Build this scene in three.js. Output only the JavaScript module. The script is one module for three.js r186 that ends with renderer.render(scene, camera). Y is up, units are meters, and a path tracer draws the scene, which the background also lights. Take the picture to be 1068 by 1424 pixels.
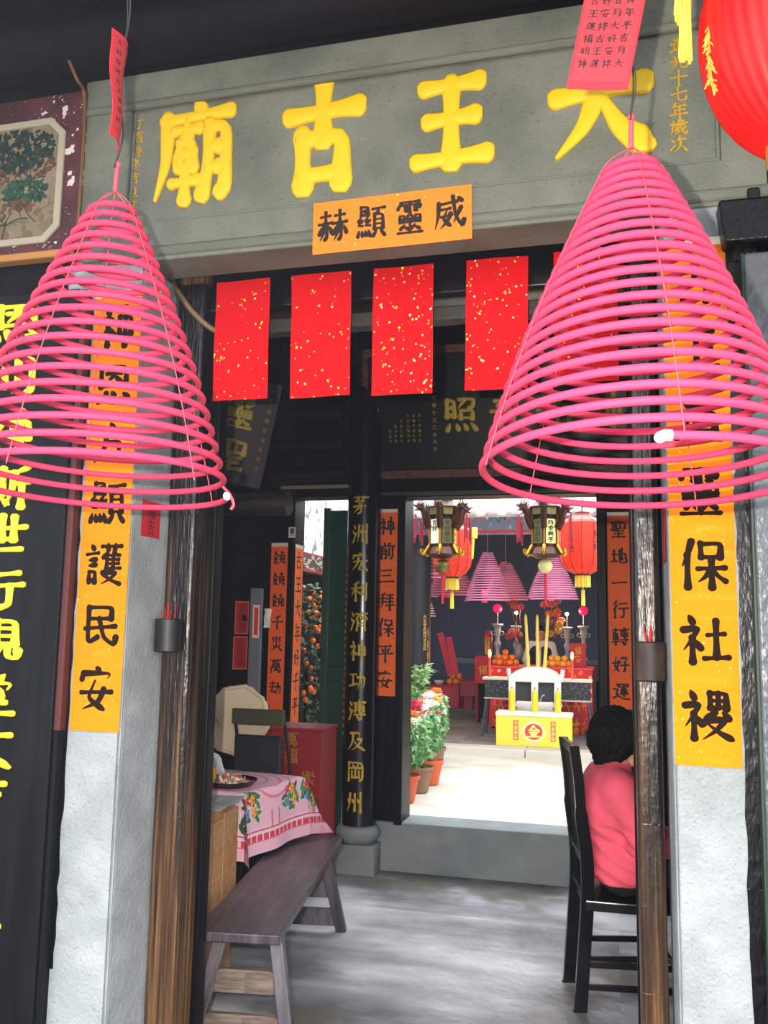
import * as THREE from 'three';
import { RoundedBoxGeometry } from 'three/addons/geometries/RoundedBoxGeometry.js';
import { mergeGeometries, mergeVertices, toCreasedNormals } from 'three/addons/utils/BufferGeometryUtils.js';
import { MarchingCubes } from 'three/addons/objects/MarchingCubes.js';

// ------------------------------------------------------------------ camera, sky, lights, exposure
const scene = new THREE.Scene();
const renderer = new THREE.WebGLRenderer({ antialias: true });
renderer.toneMapping = THREE.LinearToneMapping;
renderer.toneMappingExposure = 7;
renderer.shadowMap.enabled = true;
const FOCAL = 1220, rad = THREE.MathUtils.degToRad;
const camera = new THREE.PerspectiveCamera(2 * Math.atan(712 / FOCAL) * 180 / Math.PI, 1068 / 1424, 0.05, 200);
camera.rotation.order = 'YXZ';
camera.position.set(0, 1.6, 2.7);
camera.rotation.set(rad(7.4), rad(14.7), rad(0.98));
camera.updateMatrixWorld(true);

// even overcast sky, a little brighter overhead
const SKYW = 64, SKYH = 32, skyData = new Float32Array(SKYW * SKYH * 4);
for (let j = 0; j < SKYH; j++) for (let i = 0; i < SKYW; i++) {
  const el = Math.sin(((j + 0.5) / SKYH - 0.5) * Math.PI), b = (1 + 1.1 * Math.max(0, el)) / 1.9;
  skyData.set([0.95 * b, 0.99 * b, 1.05 * b, 1], (j * SKYW + i) * 4);
}
const skyTex = new THREE.DataTexture(skyData, SKYW, SKYH, THREE.RGBAFormat, THREE.FloatType);
skyTex.mapping = THREE.EquirectangularReflectionMapping; skyTex.magFilter = THREE.LinearFilter; skyTex.minFilter = THREE.LinearFilter; skyTex.needsUpdate = true;
scene.background = skyTex; scene.environment = skyTex;

// the photographer's flash, a hand's breadth left of the lens (its shadows fall to the right of the coils and tags)
const flash = new THREE.SpotLight(0xfff6ea, 4.4, 0, rad(55), 0.5, 2);
flash.position.set(-0.1, 1.66, 2.69);
flash.target.position.set(-0.9, 2.0, -0.4);
flash.castShadow = true; flash.shadow.radius = 0.6;
scene.add(flash, flash.target);

// thin incense haze in the air
scene.fog = new THREE.FogExp2(0xd6e2ff, 0.0009);

// ------------------------------------------------------------------ helpers
let seed = 7;
const rnd = () => { seed = (seed * 1664525 + 1013904223) >>> 0; return seed / 4294967296; };
const rr = (a, b) => a + (b - a) * rnd();
const V3 = (x, y, z) => new THREE.Vector3(x, y, z);
// a pixel of the 1068 x 1424 photograph gives a direction; the plane it lies on gives the distance
const ray = (px, py) => V3((px - 534) / FOCAL, -(py - 712) / FOCAL, -1).applyQuaternion(camera.quaternion);
const onZ = (px, py, z) => { const d = ray(px, py); return camera.position.clone().addScaledVector(d, (z - camera.position.z) / d.z); };
const onY = (px, py, y) => { const d = ray(px, py); return camera.position.clone().addScaledVector(d, (y - camera.position.y) / d.y); };
const pxSize = (z) => (camera.position.z - z) * 1.03 / FOCAL;

const taken = new Map();
const numbered = (n) => { const k = taken.get(n) ?? 0; taken.set(n, k + 1); return k ? n + '_' + String(k).padStart(3, '0') : n; };
function tag(o, label, category, group) { o.userData.label = label; o.userData.category = category; if (group) o.userData.group = group; return o; }
function shade(m) { m.castShadow = true; m.receiveShadow = true; return m; }
function thing(name, label, category, base = [0, 0, 0], group) {
  const g = new THREE.Group(); g.name = numbered(name); g.position.set(...base); scene.add(g);
  return tag(g, label, category, group);
}
// a mesh whose geometry is written in the thing's own coordinates
function part(parent, name, geo, mat, label) {
  const m = shade(new THREE.Mesh(Array.isArray(geo) ? join(geo) : geo, mat)); m.name = name; parent.add(m);
  if (label) m.userData.label = label;
  return m;
}
// the same with geometry written in world coordinates
function wpart(parent, name, geo, mat, label) {
  const g = Array.isArray(geo) ? join(geo) : geo; parent.updateWorldMatrix(true, false);
  g.applyMatrix4(parent.matrixWorld.clone().invert());
  return part(parent, name, g, mat, label);
}
function solo(name, label, category, geo, mat, base, group) {
  const m = shade(new THREE.Mesh(Array.isArray(geo) ? join(geo) : geo, mat)); m.name = numbered(name);
  if (base) m.position.set(...base);
  scene.add(m); return tag(m, label, category, group);
}
function struct(name, geo, mat, label, category) {
  const m = shade(new THREE.Mesh(Array.isArray(geo) ? join(geo) : geo, mat)); m.name = numbered(name); m.userData.kind = 'structure';
  scene.add(m); return tag(m, label, category);
}
function copyOf(o, pos, label) {
  const c = o.clone(); c.name = numbered(o.name.replace(/_\d{3}$/, '')); c.userData = { ...o.userData }; if (label) c.userData.label = label;
  c.position.set(...pos); scene.add(c); return c;
}
function join(list) {
  const gs = list.flat(3).map((g) => { const q = g.index ? g.toNonIndexed() : g; for (const k of Object.keys(q.attributes)) if (!['position', 'normal', 'uv'].includes(k)) q.deleteAttribute(k); return q; });
  return mergeGeometries(gs, false);
}
// texture coordinates in metres, taken along the axis each face points at
function metric(g) {
  const q = g.index ? g.toNonIndexed() : g, p = q.attributes.position, n = q.attributes.normal, uv = new Float32Array(p.count * 2);
  for (let i = 0; i < p.count; i++) {
    const ax = Math.abs(n.getX(i)), ay = Math.abs(n.getY(i)), az = Math.abs(n.getZ(i));
    if (az >= ax && az >= ay) { uv[2 * i] = p.getX(i); uv[2 * i + 1] = p.getY(i); }
    else if (ax >= ay) { uv[2 * i] = p.getZ(i); uv[2 * i + 1] = p.getY(i); }
    else { uv[2 * i] = p.getX(i); uv[2 * i + 1] = p.getZ(i); }
  }
  q.setAttribute('uv', new THREE.BufferAttribute(uv, 2)); return q;
}
function bx(x0, x1, y0, y1, z0, z1, r = 0.004) {
  const w = x1 - x0, h = y1 - y0, d = z1 - z0, m = Math.min(w, h, d);
  const g = r > 0 && m > 0.002 ? new RoundedBoxGeometry(w, h, d, 2, Math.min(r, m * 0.45)) : new THREE.BoxGeometry(w, h, d);
  g.translate((x0 + x1) / 2, (y0 + y1) / 2, (z0 + z1) / 2); return metric(g);
}
function cyl(x, y0, y1, z, r0, r1 = r0, seg = 24) { const g = new THREE.CylinderGeometry(r1, r0, y1 - y0, seg); g.translate(x, (y0 + y1) / 2, z); return g; }
function tube(pts, r, seg, rs = 8, closed = false) { return new THREE.TubeGeometry(new THREE.CatmullRomCurve3(pts.map((p) => p.isVector3 ? p : V3(...p)), closed, 'catmullrom', 0.5), seg ?? pts.length * 6, r, rs, closed); }
function rod(a, b, r, rs = 8, r2 = r) {
  const A = a.isVector3 ? a : V3(...a), Bv = b.isVector3 ? b : V3(...b), d = Bv.clone().sub(A), g = new THREE.CylinderGeometry(r2, r, d.length(), rs);
  g.applyQuaternion(new THREE.Quaternion().setFromUnitVectors(V3(0, 1, 0), d.clone().normalize())); const c = A.clone().add(Bv).multiplyScalar(0.5); g.translate(c.x, c.y, c.z); return g;
}
// a bar of rectangular section from a to b
function bar(a, b, w, d, up = V3(0, 0, 1)) {
  const A = V3(...a), Bv = V3(...b), y = Bv.clone().sub(A), L = y.length(); y.normalize();
  const x = V3().crossVectors(y, up).normalize(), z = V3().crossVectors(x, y), g = new RoundedBoxGeometry(w, L, d, 2, Math.min(w, d) * 0.15);
  metric(g); const q = metric(g); q.applyMatrix4(new THREE.Matrix4().makeBasis(x, y, z).setPosition(A.clone().add(Bv).multiplyScalar(0.5))); return q;
}
function lathe(profile, seg = 32) { return new THREE.LatheGeometry(profile.map(([r, y]) => new THREE.Vector2(r, y)), seg); }
const at = (g, x, y, z) => { g.translate(x, y, z); return g; };

// ------------------------------------------------------------------ noise and materials
const PERM = new Uint8Array(512); { let s = 99; const a = [...Array(256).keys()]; for (let i = 255; i > 0; i--) { s = (s * 16807) % 2147483647; const j = s % (i + 1); [a[i], a[j]] = [a[j], a[i]]; } for (let i = 0; i < 512; i++) PERM[i] = a[i & 255]; }
function vnoise(x, y, period) {   // tiles with the given period
  const xi = Math.floor(x), yi = Math.floor(y), fx = x - xi, fy = y - yi, u = fx * fx * (3 - 2 * fx), v = fy * fy * (3 - 2 * fy), m = (a) => ((a % period) + period) % period;
  const h = (a, b) => PERM[PERM[m(a) & 255] + (m(b) & 255)] / 255;
  return (h(xi, yi) * (1 - u) + h(xi + 1, yi) * u) * (1 - v) + (h(xi, yi + 1) * (1 - u) + h(xi + 1, yi + 1) * u) * v;
}
function fbm(x, y, period, oct = 4) { let s = 0, a = 0.5, t = 0; for (let o = 0; o < oct; o++) { s += a * vnoise(x, y, period); t += a; x *= 2; y *= 2; period *= 2; a *= 0.5; } return s / t; }
function texture(size, fn, srgb, metres = 1, metresV = metres) {
  const d = new Uint8Array(size * size * 4);
  for (let j = 0; j < size; j++) for (let i = 0; i < size; i++) { const c = fn(i / size, j / size), o = (j * size + i) * 4; if (typeof c === 'number') d[o] = d[o + 1] = d[o + 2] = Math.max(0, Math.min(255, c * 255)); else for (let k = 0; k < 3; k++) d[o + k] = Math.max(0, Math.min(255, c[k])); d[o + 3] = 255; }
  const t = new THREE.DataTexture(d, size, size); t.wrapS = t.wrapT = THREE.RepeatWrapping; t.magFilter = THREE.LinearFilter; t.minFilter = THREE.LinearMipmapLinearFilter; t.generateMipmaps = true;
  if (srgb) t.colorSpace = THREE.SRGBColorSpace; t.repeat.set(1 / metres, 1 / metresV); t.needsUpdate = true; return t;
}
const mixc = (a, b, t) => a.map((v, k) => v + (b[k] - v) * Math.max(0, Math.min(1, t)));
const std = (o) => new THREE.MeshStandardMaterial(o);
const phys = (o) => new THREE.MeshPhysicalMaterial(o);
const plain = (color, roughness = 0.7, extra = {}) => std({ color, roughness, ...extra });
// tooled granite under an old coat of limewash
const stoneBump = texture(512, (u, v) => 0.5 * fbm(u * 60, v * 60, 60, 3) + 0.3 * fbm(u * 14, v * 14, 14, 3) + 0.2 * (fbm(u * 34 + v * 20, v * 34 - u * 20, 256, 2)), false, 0.5);
const stoneMap = texture(512, (u, v) => { const n = fbm(u * 8, v * 8, 8, 5), s = vnoise(u * 120, v * 120, 120); return mixc([126, 131, 131], [156, 160, 161], n * 1.5 - 0.25).map((c) => c - (s > 0.86 ? 14 : 0) + (s < 0.1 ? 8 : 0)); }, true, 0.8);
const M = {
  stone: std({ map: stoneMap, bumpMap: stoneBump, bumpScale: 0.004, roughness: 0.62 }),
  lintelStone: std({ map: texture(512, (u, v) => { const n = fbm(u * 6, v * 6, 6, 5), s = vnoise(u * 110, v * 110, 110); return mixc([92, 95, 84], [116, 118, 104], n * 1.6 - 0.3).map((c) => c - (s > 0.88 ? 14 : 0)); }, true, 0.9), bumpMap: stoneBump, bumpScale: 0.003, roughness: 0.7 }),
  blackPaint: phys({ specularIntensity: 0.6, color: 0x070609, roughness: 0.33, bumpMap: texture(256, (u, v) => 0.6 * fbm(u * 40, v * 12, 40, 3) + 0.4 * fbm(u * 9, v * 9, 9, 2), false, 0.3), bumpScale: 0.003 }),
  blackWood: phys({ specularIntensity: 0.25, color: 0x080708, roughness: 0.42, bumpMap: texture(256, (u, v) => fbm(u * 40, v * 3, 40, 3), false, 0.4, 1.2), bumpScale: 0.0015 }),
  blackBoard: phys({ specularIntensity: 0.2, map: texture(256, (u, v) => mixc([12, 13, 15], [22, 24, 27], fbm(u * 30, v * 4, 30, 4) * 1.6 - 0.3), true, 0.6, 1.6), roughness: 0.5 }),
  darkWood: phys({ specularIntensity: 0.25, map: texture(256, (u, v) => mixc([10, 8, 8], [24, 18, 16], fbm(u * 24, v * 3, 24, 4) * 1.6 - 0.3), true, 0.5, 2), roughness: 0.6 }),
  brownRed: plain(0x4a1610, 0.6),
  maroon: plain(0x3a1418, 0.65),
  gold: plain(0xe6b800, 0.5),
  goldDim: plain(0xb48a10, 0.5),
  ash: plain(0xe8e4dc, 0.95),
  skin: plain(0xc98f6e, 0.6),
};
// front posts: black lacquer worn down to bare brown wood in the lower half, worn edges drawn by a streaky noise
const postMap = (flip) => texture(512, (u, v) => {
  const streak = fbm(u * 34, v * 5, 34, 4), wear = (0.62 - v) * 2.2 + (streak - 0.5) * 2.4, wood = mixc([50, 31, 21], [124, 90, 56], fbm(u * 50, v * 6, 50, 3) * 1.5 - 0.2);
  return mixc([20, 15, 15], wood, wear);
}, true, 0.5, 2.9);
M.post = std({ map: postMap(), roughness: 0.3, bumpMap: texture(256, (u, v) => 0.7 * fbm(u * 40, v * 8, 40, 3) + 0.3 * fbm(u * 16, v * 30, 16, 2), false, 0.25, 0.5), bumpScale: 0.004 });
// ------------------------------------------------------------------ brush lettering: every character as strokes on a 0-100 grid (x right, y down)
const GLYPH = {
  一: ['8 54 40 50 93 48'], 三: ['18 18 80 14 / 25 48 75 45 / 6 84 95 81'], 十: ['6 45 95 41 / 50 4 50 97'], 千: ['74 4 25 20 / 6 48 95 44 / 50 15 50 98'],
  七: ['8 47 92 32 / 45 6 45 78 60 88 90 82 90 66'], 大: ['8 40 92 34 / 50 2 48 40 34 70 8 95 / 50 40 68 72 96 92'], 王: ['15 12 85 9 / 20 48 80 45 / 6 90 95 87 / 50 12 50 90'],
  古: ['6 30 95 26 / 50 0 50 52 / 24 52 26 96 / 24 54 76 52 74 95 / 26 89 74 88'], 口: ['12 12 14 92 / 12 14 88 12 84 90 / 14 84 86 84'],
  日: ['20 6 20 94 / 20 8 80 8 80 94 / 22 48 78 48 / 22 88 78 88'], 目: ['22 4 22 96 / 22 6 78 6 78 96 / 24 34 76 34 / 24 62 76 62 / 24 90 76 90'],
  田: ['10 10 12 92 / 10 12 90 10 88 92 / 12 50 88 50 / 50 12 50 86 / 12 86 88 86'], 月: ['25 5 25 60 8 97 / 25 6 82 6 82 90 68 96 / 27 34 80 34 / 27 62 80 62'],
  木: ['6 32 94 29 / 50 2 50 98 / 48 34 30 60 6 78 / 52 34 72 60 95 76'], 土: ['18 38 82 35 / 50 6 50 88 / 4 91 96 88'], 女: ['45 2 25 60 75 95 / 72 30 60 70 10 96 / 4 42 96 37'],
  子: ['18 12 80 10 52 38 / 52 38 54 88 38 94 / 5 58 95 54'], 示: ['40 3 56 17 / 14 32 80 28 50 52 12 74 / 52 48 52 98 / 58 52 90 70'], 亻: ['75 2 50 32 20 54 / 50 30 50 98'],
  彳: ['70 2 25 28 / 74 26 15 62 / 50 46 50 98'], 氵: ['30 6 62 24 / 12 36 46 52 / 15 96 40 80 78 52'],
  言: ['40 2 58 12 / 8 26 92 22 / 25 41 75 39 / 25 55 75 53 / 28 70 30 98 / 28 71 74 70 72 98 / 29 93 72 93'],
  頁: ['6 9 94 6 / 50 8 40 24 / 20 25 20 74 / 20 26 80 26 80 74 / 22 42 78 42 / 22 57 78 57 / 22 72 78 72 / 38 76 12 98 / 60 76 94 97'],
  隹: ['34 2 22 22 6 38 / 24 22 24 98 / 58 3 66 18 / 24 26 92 25 / 24 48 88 47 / 24 69 88 68 / 24 93 97 92 / 58 26 58 93'],
  雨: ['15 9 85 6 / 50 8 50 95 / 12 30 6 58 / 12 31 92 28 84 54 / 28 48 40 55 / 28 70 40 76 / 62 48 74 54 / 62 70 74 76'],
  巫: ['10 10 90 8 / 50 10 50 90 / 30 28 14 62 / 28 44 44 64 / 70 28 54 62 / 68 44 86 64 / 4 92 96 90'], 宀: ['48 2 56 20 / 10 35 6 70 / 10 37 93 32 82 62'],
  艹: ['4 45 96 41 / 32 10 34 85 / 68 10 64 85'], 灬: ['16 30 8 90 / 36 34 42 84 / 60 32 68 82 / 82 28 97 90'], 辶: ['20 5 34 18 / 6 37 34 34 20 60 30 72 / 3 88 30 74 60 91 98 92'],
  心: ['10 50 5 82 / 28 30 32 80 50 92 78 88 76 70 / 45 22 53 45 / 80 30 95 56'], 寸: ['6 29 95 26 / 66 3 66 88 48 94 / 25 48 40 67'], 又: ['12 15 80 12 50 60 6 97 / 18 30 55 70 97 95'],
  力: ['12 33 86 30 78 85 60 95 / 46 4 40 55 8 97'], 刂: ['22 15 22 65 / 78 4 78 90 60 96'], 車: ['10 12 90 10 / 22 28 22 66 / 22 29 78 29 78 66 / 22 47 78 47 / 22 65 78 65 / 4 83 96 80 / 50 2 50 99'],
  食: ['50 2 30 24 6 42 / 50 4 95 40 / 42 25 58 24 / 28 44 28 96 52 86 / 28 45 74 45 72 66 / 28 56 72 56 / 28 66 72 66 / 56 72 93 97'], 幺: ['55 3 25 28 60 30 / 62 30 15 65 80 62 / 70 50 90 74'],
  堯: ['30 10 70 8 / 50 0 50 28 / 8 31 92 28 / 12 44 44 43 / 28 36 28 58 / 6 61 46 59 / 56 44 92 43 / 74 36 74 58 / 52 61 97 58 / 36 64 30 82 4 98 / 62 64 62 90 92 93 93 78'],
  赤: ['18 16 82 13 / 50 1 50 38 / 4 41 96 37 / 40 40 38 72 12 98 / 60 40 60 88 46 94 / 22 52 8 76 / 78 50 96 74'],
  廟: ['50 1 57 12 / 10 18 93 14 / 14 17 14 60 2 98', ['十', 22, 20, 56, 40], ['日', 26, 40, 52, 68], ['十', 20, 68, 57, 100], ['月', 58, 24, 96, 98]],
  光: ['50 2 50 42 / 22 12 35 34 / 80 8 64 32 / 5 47 95 43 / 38 46 34 72 5 97 / 60 46 60 88 92 90 94 70'],
  道: [['辶', 0, 5, 100, 100], '40 5 48 16 / 74 3 62 16 / 34 23 93 19 / 60 22 54 32 / 44 33 44 74 / 44 34 84 34 84 74 / 44 47 84 47 / 44 60 84 60 / 44 73 84 73'],
  年: ['34 1 10 34 / 26 21 88 17 / 28 44 82 41 / 28 44 28 68 / 4 71 97 66 / 55 20 55 99'],
  歲: ['50 1 50 22 / 52 11 76 10 / 22 8 22 24 / 5 27 95 23 / 18 34 16 70 3 98 / 18 36 80 33 / 30 50 54 48 / 40 50 28 72 / 44 58 54 70 26 92 / 60 26 66 70 92 95 95 78 / 86 48 62 80'],
  次: ['8 22 28 35 / 6 82 32 56 / 58 3 38 40 / 52 22 93 19 82 36 / 62 34 56 66 28 98 / 60 52 97 96'], 丁: ['8 19 92 15 / 52 18 52 88 36 94'],
  酉: ['10 9 90 6 / 18 28 20 95 / 18 29 84 28 82 95 / 40 8 38 46 28 58 / 60 8 60 52 76 54 / 22 70 80 70 / 20 92 82 92'], 仲: [['亻', 0, 0, 35, 100], '44 28 46 62 / 44 30 94 28 90 62 / 46 60 92 60 / 68 4 68 99'],
  冬: ['45 1 12 42 / 40 18 78 16 50 45 6 70 / 38 28 60 46 96 63 / 42 66 60 75 / 34 84 62 97'], 吉: ['10 20 90 17 / 50 1 50 42 / 20 44 80 42', ['口', 20, 52, 80, 100]], 旦: [['日', 15, 0, 85, 78], '4 95 96 92'],
  立: ['48 1 57 14 / 12 27 88 23 / 30 40 40 78 / 72 36 58 82 / 4 94 96 90'],
  威: ['14 20 12 60 2 98 / 14 23 74 17 / 24 39 52 36 / 40 42 28 70 52 90 / 52 52 42 76 18 97 / 22 61 57 56 / 60 2 68 60 92 96 96 74 / 86 36 62 82 / 76 4 89 16'],
  靈: [['雨', 4, 0, 96, 38], '16 42 16 56 / 16 43 32 43 30 56 / 16 55 31 55 / 42 42 42 56 / 42 43 58 43 57 56 / 42 55 58 55 / 68 42 68 56 / 68 43 85 43 83 56 / 68 55 84 55', ['巫', 6, 60, 94, 100]],
  顯: [['日', 8, 0, 48, 30], '16 33 6 46 18 47 / 20 44 5 60 22 60 / 40 33 30 46 42 47 / 46 44 30 60 48 60', ['灬', 2, 66, 50, 98], ['頁', 52, 2, 100, 98]], 赫: [['赤', 0, 4, 50, 98], ['赤', 48, 2, 100, 100]],
  護: [['言', 0, 4, 38, 96], ['艹', 42, 0, 100, 20], ['隹', 46, 18, 98, 64], ['又', 42, 66, 98, 99]], 民: ['18 8 82 7 80 34 / 18 34 80 33 / 18 8 18 92 46 76 / 10 57 93 51 / 48 34 62 78 92 95 95 76'],
  安: [['宀', 4, 0, 96, 42], ['女', 6, 30, 96, 100]], 神: [['示', 0, 0, 46, 100], ['日', 46, 22, 100, 74], '73 1 73 99'],
  恩: ['14 4 14 56 / 14 5 84 5 84 56 / 30 23 70 21 / 50 10 50 26 30 46 / 52 28 70 46 / 14 54 84 54', ['心', 4, 60, 96, 100]], 方: ['48 1 57 14 / 5 27 95 23 / 40 26 34 64 6 98 / 38 50 78 48 70 86 50 97'],
  保: [['亻', 0, 0, 36, 100], '46 6 47 36 / 46 8 89 6 86 36 / 47 35 87 35', ['木', 36, 40, 100, 100]], 社: [['示', 0, 0, 46, 100], ['土', 46, 8, 100, 98]],
  禝: [['示', 0, 0, 44, 100], ['田', 52, 2, 94, 40], '58 46 48 60 / 82 44 94 57 / 66 44 44 74 / 56 60 88 58 66 82 40 99 / 54 70 72 84 100 98'], 明: [['日', 2, 12, 40, 84], ['月', 46, 2, 98, 100]],
  斯: ['20 4 18 66 / 44 3 44 66 / 4 19 58 15 / 20 34 44 33 / 20 50 44 49 / 2 69 60 64 / 18 72 4 97 / 40 72 57 93 / 93 3 66 16 / 68 14 64 60 52 98 / 66 43 98 39 / 84 42 84 99'],
  世: ['3 37 97 31 / 26 8 26 88 90 85 / 50 3 50 62 / 28 62 74 60 / 74 6 74 62'], 行: [['彳', 0, 0, 42, 100], '50 17 90 13 / 44 45 99 41 / 74 44 74 90 58 96'],
  現: [['王', 0, 10, 42, 86], '54 4 54 60 / 54 5 92 5 92 60 / 54 22 90 22 / 54 40 90 40 / 54 58 90 58 / 62 62 56 80 40 99 / 78 62 78 90 98 93 99 75'],
  堂: ['50 0 50 16 / 26 5 36 18 / 76 3 64 18 / 10 24 6 42 / 10 25 93 22 84 38 / 32 36 32 54 / 32 37 70 37 70 54 / 32 53 70 53 / 20 70 80 68 / 50 58 50 92 / 4 96 96 93'],
  文: ['48 1 57 14 / 5 27 95 23 / 68 26 48 66 5 98 / 28 28 54 70 97 97'], 之: ['48 1 57 14 / 14 33 76 29 16 78 / 3 89 24 78 60 92 97 92'],
  茅: [['艹', 4, 0, 96, 22], '20 30 76 28 50 44 / 34 40 53 51 / 8 59 86 54 74 71 / 52 56 52 90 36 97 / 46 62 8 92'], 洲: [['氵', 0, 0, 32, 100], '44 8 42 60 33 97 / 64 10 64 90 / 88 4 88 98 / 36 36 41 49 / 54 34 59 47 / 74 32 80 47'],
  州: ['22 8 20 60 5 97 / 50 10 50 90 / 82 4 82 98 / 8 36 15 51 / 34 34 41 49 / 64 32 73 49'], 宏: [['宀', 4, 0, 96, 40], '12 47 92 42 / 44 30 38 56 6 92 / 62 56 42 90 88 86 / 80 72 96 95'],
  利: ['46 3 12 18 / 4 35 58 31 / 30 16 30 98 / 28 36 3 72 / 34 42 57 63', ['刂', 60, 4, 100, 100]],
  濟: [['氵', 0, 0, 30, 100], '64 0 69 10 / 36 15 98 12 / 52 20 40 40 / 56 20 64 34 / 66 16 66 44 / 82 18 74 38 / 84 20 97 39 / 46 50 41 99 / 86 48 86 98 / 48 62 84 61 / 48 76 84 75'],
  功: ['6 23 44 20 / 25 22 25 74 / 2 80 48 68', ['力', 46, 4, 100, 98]], 溥: [['氵', 0, 0, 30, 100], '36 13 98 9 / 66 1 66 58 / 42 22 42 56 / 42 23 92 22 90 54 / 42 34 90 34 / 42 46 90 46 / 82 1 93 11', ['寸', 34, 60, 100, 100]],
  及: ['20 13 72 10 62 42 / 34 14 30 60 3 98 / 62 42 86 41 60 76 26 99 / 34 46 60 76 98 97'], 岡: ['10 6 10 97 / 10 7 90 6 90 90 76 96 / 34 16 41 29 / 66 14 58 28 / 22 34 78 33 / 30 50 30 80 / 50 42 50 80 / 70 50 70 80 / 30 80 72 79'],
  前: ['30 1 39 14 / 72 0 60 14 / 4 25 97 21 / 18 36 16 97 / 18 37 46 36 46 92 38 96 / 20 54 44 53 / 20 70 44 69 / 64 36 64 76 / 86 32 86 92 72 97'],
  拜: ['40 3 12 14 / 6 33 44 29 / 4 55 46 50 / 28 10 28 66 6 98 / 54 13 94 9 / 54 33 94 29 / 54 53 94 49 / 48 73 100 68 / 74 10 74 99'], 平: ['14 11 86 7 / 28 20 37 41 / 76 17 64 40 / 3 55 97 50 / 50 10 50 99'],
  聖: ['6 9 50 6 / 16 8 16 50 / 38 8 38 52 / 17 22 37 21 / 17 36 37 35 / 3 53 50 46 / 60 10 60 44 / 60 11 90 10 88 44 / 60 43 88 42', ['王', 8, 54, 92, 100]], 地: [['土', 0, 12, 42, 92], '46 45 94 34 90 62 / 68 6 68 72 / 54 16 54 84 62 92 94 90 97 72'],
  轉: [['車', 0, 2, 44, 98], '50 11 98 7 / 58 18 58 46 / 58 19 90 19 90 46 / 58 32 90 32 / 58 45 90 45 / 74 1 74 52', ['寸', 46, 56, 100, 100]], 好: [['女', 0, 6, 52, 98], ['子', 48, 4, 100, 98]],
  運: [['辶', 0, 0, 100, 100], '38 8 36 22 / 38 9 93 7 86 20', ['車', 42, 16, 90, 74]], 饒: [['食', 0, 2, 42, 98], ['堯', 44, 2, 100, 98]],
  災: ['26 1 16 14 28 26 12 45 / 52 0 42 14 54 26 38 45 / 78 0 68 14 80 26 64 45 / 22 56 33 73 / 82 50 68 70 / 50 48 46 74 4 99 / 50 68 97 98'],
  萬: [['艹', 6, 0, 94, 18], '24 22 24 50 / 24 23 76 22 76 50 / 24 36 76 36 / 24 49 76 49 / 50 22 50 78 / 12 60 10 97 / 12 61 88 59 86 90 76 96 / 34 83 62 78 / 58 68 69 85'], 劫: ['8 19 48 15 / 28 3 28 40 / 3 43 52 38 / 30 44 12 80 44 76 / 40 62 53 87', ['力', 50, 10, 100, 98]],
  齊: ['48 0 55 10 / 7 17 95 13 / 28 22 12 44 / 34 22 43 39 / 50 18 50 48 / 72 20 60 42 / 74 22 94 43 / 20 52 15 99 / 82 50 82 98 / 22 64 80 63 / 22 78 80 77'],
  照: [['日', 2, 4, 38, 58], '46 6 90 5 86 28 76 32 / 62 6 42 33 / 50 38 50 62 / 50 39 86 38 84 62 / 50 60 84 60', ['灬', 2, 68, 98, 98]], 普: ['34 0 41 10 / 70 0 60 10 / 14 15 86 12 / 38 16 38 40 / 60 16 60 40 / 20 22 27 37 / 82 19 72 36 / 3 45 97 41', ['日', 20, 50, 82, 100]],
  福: [['示', 0, 0, 44, 100], '50 7 97 4 / 58 16 58 38 / 58 17 88 16 86 38 / 58 37 86 37', ['田', 50, 46, 98, 98]], 樂: [['幺', 0, 4, 32, 54], ['日', 34, 4, 66, 54], ['幺', 68, 4, 100, 54], ['木', 6, 54, 94, 100]],
  助: [['目', 2, 8, 46, 84], '0 88 50 80', ['力', 46, 4, 100, 98]], 有: ['5 21 95 17 / 46 1 38 30 3 68 / 34 42 34 98 / 34 43 80 42 80 90 68 96 / 36 58 78 58 / 36 74 78 74'],
  四: [['口', 4, 10, 96, 92], '38 14 36 40 22 60 / 60 14 60 52 78 54'], 季: ['72 1 24 14 / 7 25 93 21 / 50 10 50 48 / 46 26 10 49 / 54 26 94 47', ['子', 14, 48, 88, 100]],
  興: ['18 14 14 62 / 18 14 34 10 / 18 32 32 31 / 18 48 32 47 / 82 10 86 62 / 66 12 82 11 / 68 30 84 30 / 68 46 84 46 / 40 12 40 60 / 40 13 60 12 60 60 / 44 26 56 26 / 44 40 56 40 / 2 67 98 63 / 32 74 8 98 / 66 74 94 98'],
  祥: [['示', 0, 0, 44, 100], '56 3 65 17 / 90 2 80 16 / 48 25 98 21 / 52 45 94 41 / 44 67 100 62 / 72 22 72 99'], 金: ['50 0 30 26 3 47 / 50 2 70 26 97 45 / 30 41 70 39 / 18 59 82 56 / 50 40 50 92 / 28 66 37 83 / 74 63 62 82 / 5 96 95 92'],
};
function strokesOf(ch) {
  const out = [];
  for (const s of GLYPH[ch] ?? []) {
    if (typeof s === 'string') for (const q of s.split('/')) { const n = q.trim().split(/\s+/).map(Number), p = []; for (let i = 0; i < n.length; i += 2) p.push([n[i], n[i + 1]]); out.push(p); }
    else for (const q of strokesOf(s[0])) out.push(q.map(([x, y]) => [s[1] + x * (s[3] - s[1]) / 100, s[2] + y * (s[4] - s[2]) / 100]));
  }
  return out;
}
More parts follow.
